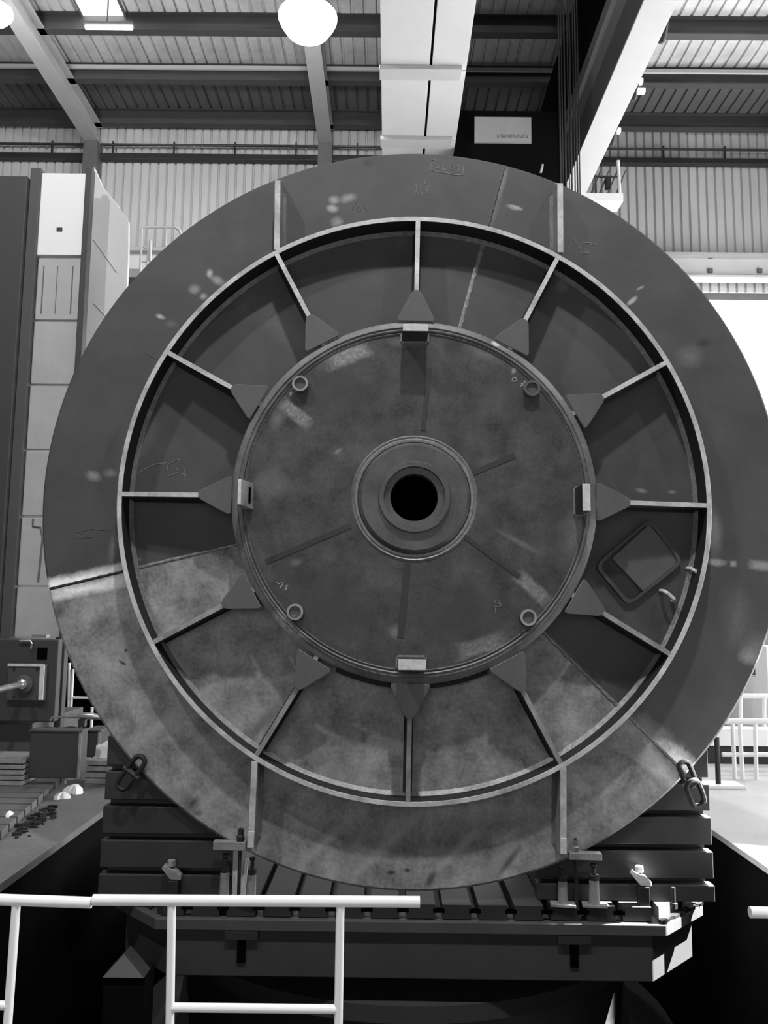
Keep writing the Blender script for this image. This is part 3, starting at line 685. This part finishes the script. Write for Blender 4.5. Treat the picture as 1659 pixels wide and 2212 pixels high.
for i in range(46):
    u = random.random(); x = xr_+.02+u*.36; y = edge_y(x)-.012-random.random()*.03; r = .006+random.random()*.012
    cb.obox((x,y,zl+r*.3), ((1,random.random(),0),(-random.random(),1,0),(0,0,1)), (r*1.6,r,r*.6))
cb.build('swarf', M_iron, t, kind='stuff')
MB().revz([(1.75,ZP+.9),(1.75,za-.28),(1.9,za-.26),(1.9,za-.16),(1.5,za-.14),(1.5,za-.005)], (CX,7.05), 64).build('round_bearing_base', M_tableside, t, smooth=True)
MB().revz([(2.15,ZP),(2.15,ZP+.5),(1.8,ZP+.55),(1.75,ZP+.9)], (CX,7.05), 64).build('foundation_ring', M_tableside, t, smooth=True)
# wedge footing in the pit at the left
a = P(222,2103,Y=4.7); c = P(312,2098,Y=4.7); d = P(258,2066,Y=4.7)
ft = thing('pit_footing', ((a.x+c.x)/2,4.8,ZP), 'grey sloped footing block standing in the dark pit at left', 'footing')
MB().prism([(a.x,4.7,a.z-.02),(c.x,4.7,a.z-.02),((d.x),4.78,d.z-.02)], (0,.12,0)).build('sloped_cap', M_block, ft)
MB().box(a.x,c.x,4.72,4.9,ZP,a.z-.021).build('post', M_pit, ft)

# ------------------------------------------------------------------ clamps and jacks on the table
def jack(px, pytop, pyb, y, wpx, lab, plate=True, collar=True):
    b0 = Vector((P(px,pyb,Y=y).x, y, ZT)); top = P(px,pytop,Y=y).z; r = wpx*y/F/2
    t = thing('screw_jack', b0, lab, 'jack', 'screw jacks and posts under the cover')
    h = top-ZT
    if plate: MB().obox(b0+Vector((0,0,.009)), ((1,-.12,0),(.12,1,0),(0,0,1)), (.074,.036,.008)).build('foot_plate', M_jack, t, bev=.002)
    MB().revz([(r*1.05,ZT+.018),(r,ZT+.03),(r*.92,ZT+h*.62),(r*.7,ZT+h*.64)], (b0.x,b0.y), 20).build('body', M_jack, t, smooth=True)
    MB().revz([(r*.42,ZT+h*.6),(r*.42,ZT+h*.93),(r*.62,ZT+h*.95),(r*.62,ZT+h)], (b0.x,b0.y), 16).build('screw', M_iron, t, smooth=True)
    if collar: MB().revz([(r*.95,ZT+h*.62),(r*.95,ZT+h*.74)], (b0.x,b0.y), 8).build('nut', M_iron, t)
    return t
jack(543,1852,1935,5.15,19,'grey screw jack under the left lower stiffener')
jack(1216,1870,1955,5.15,20,'grey screw jack under the right lower stiffener')
jack(1284,1866,1957,5.15,22,'thick screw jack holding the outer end of the right clamp bar')
jack(484,1845,1940,5.15,20,'grey post holding the outer end of the left clamp bar', plate=False)
for (x0, x1, y0, y1, bx, lab) in ((462,532,1816,1833,519,'flat grey clamp bar pressing the left lower stiffener'),(1228,1298,1840,1854,1244,'flat grey clamp bar pressing the right lower stiffener')):
    a = P(x0,(y0+y1)/2,Y=5.15); c = P(x1,(y0+y1)/2+2,Y=5.15); th = (y1-y0)*5.15/F/2; m_ = (a+c)/2
    t = thing('strap_clamp', (m_.x,5.15,m_.z-th), lab, 'clamp', 'strap clamps on the lower stiffeners')
    MB().obox(m_, (c-a,(0,1,0),(0,0,1)), ((c-a).length/2,.028,th)).build('bar', M_jack, t, bev=.003)
    p = P(bx,(y0+y1)/2,Y=5.15)
    MB().revz([(.011,ZT+.002),(.011,m_.z+.10)], (p.x,5.15), 10).build('threaded_rod', M_iron, t, smooth=True)
    MB().revz([(.024,m_.z+th),(.024,m_.z+th+.03),(.018,m_.z+th+.035),(.018,m_.z+th+.07)], (p.x,5.15), 6).build('nut', M_chrome if bx > 1000 else M_iron, t)
p0 = P(512,1836,Y=5.19)
MB().box(p0.x-.022,p0.x+.010,5.185,5.215,ZT+.001,p0.z).build('daylight_gap_strip', M_lug, label='narrow bright strip painted for the daylight gap beside the left screw jack', cat='packing')  # daylight gap beside the block drawn as a bright strip
a = P(520,1888,Y=5.21); c = P(533,1853,Y=5.21)
MB().prism([(a.x-.01,5.20,ZT+.001),(a.x+.03,5.20,ZT+.001),(c.x+.01,5.20,c.z),(c.x-.015,5.20,c.z-.01)], (0,.02,0)).build('wedge_plate', M_lug, label='bright leaning wedge plate behind the left screw jack', cat='packing')
# step clamp bolts standing on the table
def tbolt(px, py_top, py_b, y, lab, bright):
    b0 = P(px,py_b,Y=y); top = P(px,py_top,Y=y).z; t = thing('clamp_bolt', (b0.x,y,ZT), lab, 'clamp', 'loose clamp bolts on the table')
    MB().box(b0.x-.032,b0.x+.032,y-.03,y+.03,ZT+.001,ZT+.11).build('riser', M_iron, t, bev=.004)
    m = M_lug if bright else M_jack
    MB().prism([(b0.x-.075,y-.025,ZT+.18),(b0.x-.06,y-.025,ZT+.20),(b0.x+.02,y-.025,ZT+.165),(b0.x+.045,y-.025,ZT+.14),(b0.x+.045,y-.025,ZT+.112),(b0.x-.02,y-.025,ZT+.115)], (0,.05,0)).build('hooked_strap', m, t, bev=.004)
    MB().revz([(.012,ZT+.11),(.012,top)], (b0.x-.02,y), 10).build('stud', M_iron, t, smooth=True)
    MB().revz([(.026,ZT+.19),(.024,ZT+.225)], (b0.x-.02,y), 6).build('nut', m, t)
tbolt(1390,1876,1955,5.19,'clamp bolt with a bright hooked strap near the right corner', True)
tbolt(375,1860,1925,5.19,'clamp bolt with a dull hooked strap before the left block', False)
for px, py in ((1456,1962),):
    p = P(px,py,Z=ZT); MB().revz([(.022,ZT+.001),(.022,ZT+.03),(.012,ZT+.032),(.012,ZT+.12)], (p.x,p.y), 8).build('tee_bolt', M_iron, label='short dark tee bolt on the bright corner of the table', cat='bolt')
# shackles on the cover's edge
def loop(c, d, half_l, half_w, n=20, y=0):
    d = Vector(d).normalized(); t = Vector((-d.z,0,d.x)); out = []
    for i in range(n):
        a = 2*PI*i/n; ca, sa = math.cos(a), math.sin(a)
        out.append(Vector(c)+d*(half_l-half_w)*(1 if ca > 0 else -1)*min(1,abs(ca)*4)+d*half_w*ca+t*half_w*sa+Vector((0,y*ca,0)))
    return out
def shackle(x0,y0,x1,y1,lab,links):
    a = P(x0,y0,Y=YD-.05); c = P(x1,y1,Y=YD-.05); m_ = (a+c)/2; d = c-a; ln = d.length
    t = thing('lifting_shackle', (m_.x,YD-.05,min(a.z,c.z)), lab, 'shackle', 'shackles on the cover edge')
    if links == 1:
        MB().tube(loop(m_,d,ln/2,.036), .016, 8, True).build('bow', M_iron, t, smooth=True)
        n_ = Vector((-d.z,0,d.x)).normalized(); MB().tube([m_-n_*.06, m_+n_*.06], .018, 8).build('pin', M_block, t, smooth=True)
    else:
        MB().tube(loop(a+d*.27,d,ln*.27,.034), .016, 8, True).build('bow', M_iron, t, smooth=True)
        MB().tube(loop(a+d*.70,d,ln*.30,.042,y=.03), .016, 8, True).build('chain_link', M_iron, t, smooth=True)
        p = a+d*.5; MB().tube([p-Vector((.05,0,0)), p+Vector((.045,0,0))], .016, 8).build('pin', M_chrome, t, smooth=True)
shackle(308,1636,258,1702,'black shackle hooked over the lower left edge of the cover',1)
shackle(1474,1646,1514,1742,'black chain shackle hanging from the lower right edge of the cover',2)

# ------------------------------------------------------------------ front guard rails
YG1 = 2.3
def gr(loc, lab): return thing('guard_rail', loc, lab, 'railing', 'white guard rails in front of the pit')
R1 = 11*YG1/F
a = P(-120,1944,Y=YG1); b2 = P(198,1950,Y=YG1)
g1 = gr((a.x,YG1,0), 'white tubular rail section at the left edge of the picture')
MB().tube([(a.x,YG1,b2.z+.008),(b2.x,YG1,b2.z)], R1, 20).build('top_rail', M_rail, g1, smooth=True)
pt = P(35,1955,Y=YG1); pb_ = P(17,2205,Y=YG1); dv = (pb_-pt); k = pt.z/(pt.z-pb_.z)
MB().tube([pt, pt+dv*k], R1*.80, 16).build('post', M_rail, g1, smooth=True)
c = P(10,2172,Y=YG1); MB().tube([(a.x,YG1,c.z),(c.x+.01,YG1,c.z)], R1*.8, 16).build('mid_rail', M_rail, g1, smooth=True)
a = P(201,1944,Y=YG1); b2 = P(907,1948,Y=YG1)
g2 = gr(((a.x+b2.x)/2,YG1,0), 'white tubular rail section ending at the middle of the picture')
MB().tube([a,b2], R1, 20).build('top_rail', M_rail, g2, smooth=True)
tops = []
for (x0, x1) in ((371,367),(735,731)):
    pt = P(x0,1956,Y=YG1); pb_ = P(x1,2205,Y=YG1); dv = (pb_-pt); k = pt.z/(pt.z-pb_.z)
    MB().tube([pt, pt+dv*k], R1*.80, 16).build('post', M_rail, g2, smooth=True)
a = P(368,2176,Y=YG1); b2 = P(733,2180,Y=YG1)
MB().tube([a,b2], R1*.78, 16).build('mid_rail', M_rail, g2, smooth=True)
a = P(1620,1971,Y=YG1); b2 = P(1900,1974,Y=YG1)
g3 = gr((b2.x,YG1,0), 'white tubular rail end at the right edge of the picture')
MB().tube([a,b2], R1, 20).build('top_rail', M_rail, g3, smooth=True)
MB().tube([b2-Vector((.15,0,0)), Vector((b2.x-.15,YG1,0))], R1*.8, 16).build('post', M_rail, g3, smooth=True)

# ------------------------------------------------------------------ boring mill at the left
YM = 8.2
bmr = thing('boring_mill', (P(60,1500,Y=YM).x,YM,0), 'tall dark boring mill with pale stacked way covers and spindle head', 'machine tool')
px_c = lambda x, y, Y=YM: P(x,y,Y=Y)
ztop = px_c(20,385).z
MB().box(px_c(-140,900).x, px_c(30,900).x, YM-.05, YM+1.6, 0, ztop).build('column', M_mach, bmr, bev=.01)
MB().box(px_c(30,900).x+.002, px_c(42,900).x+.06, YM-.0, YM+1.5, 0, px_c(60,362).z).build('guide_way', M_mach2, bmr, bev=.008)
def cline(x0,x1,y): return (x0,x1)
rows = [(370,549,90,185),(552,687,82,176),(690,827,72,170),(830,969,62,163),(972,1114,50,152),(1117,1266,42,146),(1269,1378,28,140)]
xl0 = px_c(57,875).x; xr0 = px_c(155,875).x
for i, (y0,y1,_,_) in enumerate(rows):
    a = px_c(100,y0).z; b_ = px_c(100,y1).z
    d = -.03 if i == 0 else 0.0
    o = MB().box(xl0-(.02 if i == 0 else 0),xr0+.0,YM+.06+d,YM+.12,b_+.006,a-.004).build('way_cover', M_covert if i == 0 else M_cover, bmr, bev=.004)
    if i == 0: MB().box(xl0+.19,xl0+.25,YM+.024,YM+.029,b_+.27,b_+.31).build('vent', M_iron, o)
    if i == 1:
        for fx, w in ((.06,.012),(.21,.006),(.37,.012)): MB().box(xl0+fx,xl0+fx+w,YM+.054,YM+.059,b_+.07,a-.09).build('fold', M_coverst, o)
    if i == 5: MB().tube([(xl0+.12,YM+.055,a-.01),(xl0+.12,YM+.055,a-.09),(xl0+.20,YM+.055,a-.10),(xl0+.23,YM+.055,a-.2),(xl0+.21,YM+.055,b_+.05)], .010, 6).build('oil_stain', M_coverst, o)
xr2 = px_c(170,875).x
MB().box(xr0+.003,xr2,YM+.0,YM+.10,0,px_c(190,362).z).build('guide_way', M_mach, bmr, bev=.008)
hp = [px_c(x,y,YM+.3) for x,y in ((203,360),(222,403),(252,440),(278,478),(277,560),(274,620),(250,700),(200,820),(170,820))]
ho = MB().prism(hp, (0,.05,0)).build('sheet_housing', M_hous, bmr, bev=.004)
for (x0,y0,x1,y1) in ((203,518,252,588),(203,655,228,682)):
    a = px_c(x0,y0,YM+.296); c = px_c(x1,y1,YM+.296); MB().tube([a,c], .007, 6).build('fold_line', M_cover, ho)
# head stock
YH2 = 7.75
a = px_c(-140,1378,YH2); c = px_c(117,1560,YH2)
hs = MB().box(a.x,c.x,YH2,YH2+.10,c.z,a.z).build('headstock', M_mach, bmr, bev=.012)
MB().box(a.x,c.x-.2,YH2+.10,YM+.05,c.z+.05,a.z-.05).build('slide', M_mach, hs)
MB().box(px_c(82,1395,YH2).x,px_c(103,1395,YH2).x,YH2-.01,YH2,px_c(0,1423,YH2).z,px_c(0,1398,YH2).z).build('dark_window', M_black, hs)
b = MB().tube([px_c(42,1384,YH2-.03),px_c(66,1384,YH2-.03),px_c(69,1390,YH2-.04),px_c(67,1401,YH2-.03)], .010, 8); b.build('handle', M_chrome, hs, smooth=True)
a = px_c(18,1434,YH2-.05); c = px_c(94,1514,YH2-.05)
fl = MB().box(a.x,c.x,YH2-.05,YH2,c.z,a.z).build('spindle_flange', M_mach2, bmr, bev=.006)
MB().box(a.x,c.x-.01,YH2-.062,YH2-.051,a.z-.02,a.z+.004).build('flange_edge', M_lug, fl)
MB().box(c.x-.045,c.x-.004,YH2-.064,YH2-.051,c.z+.01,a.z-.01).build('flange_edge', M_lug, fl)
s0 = px_c(52,1477,YH2-.06); s1 = px_c(-60,1502,6.6)
MB().tube([s0+Vector((0,.02,0)), s0*.97+s1*.03, s0*.96+s1*.04], [.085,.085,.06], 20).build('spindle_nose', M_mach2, fl, smooth=True)
MB().tube([s0, s0*.94+s1*.06, s0*.93+s1*.07, s1], [.045,.045,.028,.028], 16).build('spindle_bar', M_chrome, fl, smooth=True)
for (x, y) in ((30,1445),(80,1445),(30,1505),(82,1505)):
    p = px_c(x,y,YH2-.055); MB().rev([(.0001,YH2-.062),(.012,YH2-.062),(.012,YH2-.05),(.0001,YH2-.05)], (p.x,p.z), n=6).build('screw', M_iron, fl)
p = px_c(92,1374,YH2+.1); MB().box(p.x-.07,p.x+.07,YH2+.02,YH2+.09,px_c(92,1378,YH2).z,px_c(92,1378,YH2).z+.03).build('lube_fitting', M_chrome, hs)
a = px_c(8,1562,YM-.3); c = px_c(66,1640,YM-.3)
MB().box(a.x-.6,c.x,YM-.3,YM+1.0,.002,a.z).build('machine_base', M_mach2, bmr, bev=.01)
MB().box(px_c(120,1400,YM+.4).x,px_c(137,1400,YM+.4).x,YM+.4,YM+.48,0,px_c(120,1375,YM+.4).z).build('side_post', M_mach, bmr)
# tool cabinets on the bed
YC = 7.35
def cab(x0,x1,y0,y1,Y,lab,dep,m):
    a = P(x0,y0,Y=Y); c = P(x1,y1,Y=Y)
    t = thing('tool_cabinet', ((a.x+c.x)/2,Y,c.z), lab, 'cabinet', 'cabinets beside the boring mill')
    MB().box(a.x,c.x,Y,Y+dep,c.z,a.z).build('body', m, t, bev=.008)
    MB().box(a.x-.01,c.x+.01,Y-.01,Y+dep+.01,a.z,a.z+.015).build('top_edge', M_mach2, t)
    MB().box(c.x-.02,c.x+.002,Y-.006,Y-.001,c.z,a.z).build('corner_strip', M_jack, t)
    for dx in ((x1-x0)*.62,(x1-x0)*.72):
        p = P(x0+dx,y1,Y=Y+.1); 
        MB().box(p.x-.012,p.x+.012,Y+.05,Y+.09,.061 if x0 < 100 else .001,c.z).build('foot', M_jack, t)
    return t
c1 = cab(66,171,1580,1682,YC,'dark square cabinet in front of the mill base',.16,M_mach)
cab(187,214,1580,1636,YC+.86,'narrow dark cabinet beside the white paper sheet',.3,M_mach)
a = P(108,1556,Y=YC+.2); b2 = P(215,1558,Y=YC+.2)
tl = thing('tool_wrench', (a.x,YC+.2,P(66,1580,Y=YC).z+.03), 'shiny bent-handled tool lying on top of the cabinets', 'tool')
MB().tube([a, P(112,1550,Y=YC+.2), P(125,1549,Y=YC+.2), P(150,1548,Y=YC+.2)], .010, 10).build('handle', M_chrome, tl, smooth=True)
MB().tube([P(148,1548,Y=YC+.2), P(175,1546,Y=YC+.2), P(200,1547,Y=YC+.2), P(222,1550,Y=YC+.2)], [.014,.028,.030,.02], 12).build('body', M_chrome, tl, smooth=True)
p = P(178,1565,Y=YC+.2); MB().box(p.x-.03,p.x+.03,YC+.17,YC+.23,P(66,1579,Y=YC).z+.015,P(66,1552,Y=YC+.2).z).build('stand', M_iron, tl)
b = MB()
for i in range(14):
    x = 75+i*7; p = P(x,1576,Y=YC+.15); r = .012+.012*random.random()
    b.obox(p, ((1,.3,.2*random.random()),(-.3,1,0),(0,0,1)), (r*2,r,r))
b.build('small_parts', M_iron, c1, kind='stuff')
# white paper sheet
pp_ = [P(x,y,Y=7.8) for x,y in ((205,1638),(208,1610),(220,1607),(238,1596),(236,1638))]
MB().prism(pp_, (0,.006,0)).build('paper_sheet', M_paper, label='white paper sheet propped beside the left slotted block', cat='paper')
# left work bed with slots running across
bed = thing('slotted_floor_bed', (-3.6,6.8,0), 'grey slotted iron bed plates on the floor at left', 'bed')
y = 5.7; i = 0
while y < 8.05:
    xr3 = -2.62-(y-5.5)*.17
    MB().prism([(-5.2,y,.001),(xr3,y,.001),(xr3-.03,y+.17,.001),(-5.2,y+.17,.001)], (0,0,.06)).build('bed_bar', M_beam, bed, bev=.004); y += .20; i += 1
bed2 = thing('raised_bed', (-4.3,7.3,.1), 'raised pale slotted bed block in front of the mill at the left edge', 'bed')
a = P(-60,1638,Y=7.3); c = P(63,1682,Y=7.3); n_ = 5
for i in range(n_):
    z0 = .062+(a.z-.062)*i/n_; z1 = .062+(a.z-.062)*(i+1)/n_
    MB().box(a.x,c.x-.06,7.3,7.7,z0+.004,z1-.006).build('bed_bar', M_jack, bed2, bev=.004)
bed3 = thing('raised_bed', (-2.8,7.9,0), 'raised slotted bed block behind the left slotted block', 'bed')
a = P(187,1641,Y=7.7); c = P(236,1675,Y=7.7)
for i in range(4):
    z0 = .001+a.z*i/4; z1 = .001+a.z*(i+1)/4
    MB().box(a.x,c.x+.3,7.7,8.1,z0+.004,z1-.006).build('bed_bar', M_jack, bed3, bev=.004)
for (x0, px) in ((0,195),(1,214),(2,229)):
    p = P(px,1680,Z=.0); MB().revz([(.02,.001),(.02,.04),(.012,.045),(.012,.16)], (p.x,p.y), 8).build('floor_bolt', M_iron,
        label=['dark bolt on the floor edge, nearest the square cabinet','dark bolt on the floor edge, middle of three','dark bolt on the floor edge, nearest the left slotted block'][x0], cat='bolt', group='bolts along the floor edge')
def rag(px, py, sx, sy, h, lab, m=M_paper):
    c = P(px,py,Z=0.0); b = MB(); n = 14; vs = []; rings = 4
    for j in range(rings):
        k = [1,.8,.5,.15][j]; z = [0.001,.5,.85,1][j]*h+.001
        for i in range(n):
            a_ = 2*PI*i/n; w = 1+.3*math.sin(3*a_+px)+.2*math.sin(7*a_+j)
            vs.append((c.x+sx*k*w*math.cos(a_), c.y+sy*k*w*math.sin(a_), z))
    fs = [(j*n+i,j*n+(i+1) % n,(j+1)*n+(i+1) % n,(j+1)*n+i) for j in range(rings-1) for i in range(n)]+[tuple((rings-1)*n+i for i in range(n)), tuple(range(n-1,-1,-1))]
    b.add(vs, fs).build('crumpled_rag', m, label=lab, cat='rag', group='white rags on the left floor', smooth=True)
rag(160,1712,.075,.10,.07,'white crumpled rag beside the cabinet feet'); rag(134,1724,.06,.07,.05,'white crumpled rag, nearer the viewer of the touching pair')
rag(18,1779,.035,.05,.09,'small white rag at the left edge of the picture')
b = MB()
for i in range(420):
    u = random.random(); x = 20+u*200; y = 1808-u*118+random.gauss(0,7+6*u); c = P(x,y,Z=0.0)
    if c.x > XL-.03 or 118 < x < 182 or x < 34 or x > 182: continue
    r = .003+random.random()**2*.014; b.obox((c.x,c.y,r*.6+.001), ((1,random.random(),0),(-random.random(),1,0),(0,0,1)), (r*1.5,r,r*.6))
b.build('floor_debris', M_iron, kind='stuff', label='dark metal scraps scattered on the concrete at left', cat='debris')
# white access frame behind the mill
YA = 10.05
af = thing('access_ladder', tuple(P(165,1600,Y=YA)), 'thin white tubular frame behind the left edge of the cover', 'frame')
for (x0,y0,x1,y1) in ((150,1432,147,1600),(158,1445,149,1600),(199,1528,196,1605)):
    MB().tube([P(x0,y0,Y=YA), P(x1,y1,Y=YA)], .018, 8).build('upright', M_railf, af)
for yy in (1507,): MB().tube([P(150,yy,Y=YA), P(192,yy+1,Y=YA)], .016, 8).build('rung', M_railf, af)
dk = P(140,1400,Y=10.2); dk2 = P(240,1600,Y=10.2)
MB().box(dk.x,dk2.x,10.3,10.9,0,P(150,1420,Y=10.2).z).build('dark_cabinet', M_black, label='black cabinet behind the thin white frame', cat='cabinet')
# platform with rails high at the left
YPf = 14.0
pf = thing('service_platform', tuple(P(330,600,Y=YPf)), 'light tubular service platform high behind the left edge of the cover', 'platform')
for (pts, r) in (([(303,600),(306,494),(311,491),(380,492),(388,498),(392,510)],.024), ([(359,492),(358,531)],.02), ([(310,532),(318,538),(320,545),(318,572)],.02), ([(325,520),(324,565)],.028), ([(303,566),(325,564)],.018)):
    MB().tube([P(x,y,Y=YPf) for x,y in pts], r, 8).build('handrail', M_run, pf, smooth=True)
a = P(275,578,Y=YPf); c = P(300,596,Y=YPf); MB().box(a.x,c.x,YPf+.05,YPf+.6,c.z,a.z).build('motor_box', M_beamlt, pf)
a = P(268,596,Y=YPf); c = P(330,640,Y=YPf); MB().box(a.x,c.x,YPf+.05,YPf+1.0,c.z,a.z).build('deck', M_iron, pf); MB().box(c.x-.2,c.x-.05,YPf+.6,YPf+.75,0,c.z).build('column', M_iron, pf)

# ------------------------------------------------------------------ right-hand background
def far_rail(x0,x1,ys,posts,Y,lab):
    t = thing('barrier', tuple(Vector((P((x0+x1)/2,1700,Y=Y).x,Y,0))), lab, 'railing', 'white barriers on the right-hand floor')
    for (yy, th) in ys: MB().tube([P(x0,yy,Y=Y), P(x1,yy,Y=Y)], th, 8).build('rail', M_railf, t, smooth=True)
    for (xt, yt, xb, yb) in posts:
        a = P(xt,yt,Y=Y); c = P(xb,yb,Y=Y); c = a+(c-a)*(a.z/(a.z-c.z)) if a.z > c.z else c
        MB().tube([a, c], .022, 8).build('post', M_railf, t)
    return t
far_rail(1560,1760,[(1558,.03),(1630,.022)],[(1582,1556,1588,1690),(1597,1556,1605,1694),(1631,1556,1634,1690)],8.3,'white tubular barrier with sloping posts beside the cover')
far_rail(1596,1760,[(1503,.028)],[(1651,1500,1651,1600),(1600,1500,1600,1600)],9.45,'taller white barrier behind the sloping posts')
p = P(1552,1700,Z=0); 
ms = thing('marker_stand', (p.x,p.y,0), 'thin black stand on a white base plate beside the right block', 'stand')
MB().box(p.x-.14,p.x+.22,p.y-.10,p.y+.14,.001,.03).build('base_plate', M_railf, ms, bev=.004)
pt = P(1552,1592,Y=p.y); MB().tube([(p.x,p.y,.03),(p.x,p.y,pt.z)], .024, 10).build('post', M_iron, ms, smooth=True)
a = P(1528,1640,Y=9.1); c = P(1760,1650,Y=9.1)
MB().box(a.x-1,c.x,9.1,9.3,.002,P(1600,1612,Y=9.1).z).build('low_wall_bench', M_iron, label='low dark bench behind the white barriers', cat='bench')
a = P(1560,1611,Y=9.1); c = P(1760,1577,Y=9.1)
MB().box(a.x-1,c.x,9.08,9.3,a.z+.003,c.z).build('white_panel_board', M_railf, label='long white board along the top of the low bench', cat='board')
for i, (x0,x1,y0,y1,Y,m,lab) in enumerate(((1655,1800,1396,1560,11.5,M_railf,'white tall cabinet at the right edge of the picture'),(1570,1654,1462,1560,12.0,M_clad,'pale grey cabinet beside the white tall cabinet'),(1636,1654,1410,1461,12.0,M_mach2,'small grey box standing on the pale grey cabinet'))):
    a = P(x0,y0,Y=Y); c = P(x1,y1,Y=Y); z0 = 0 if i < 2 else c.z
    t = thing('cabinet', ((a.x+c.x)/2,Y,z0), lab, 'cabinet')
    MB().box(a.x,c.x,Y,Y+.38,z0,a.z).build('body', m, t, bev=.01)
    MB().box(a.x+.05,c.x-.05,Y-.012,Y,z0+.06,a.z-.05).build('door', m, t, bev=.004)
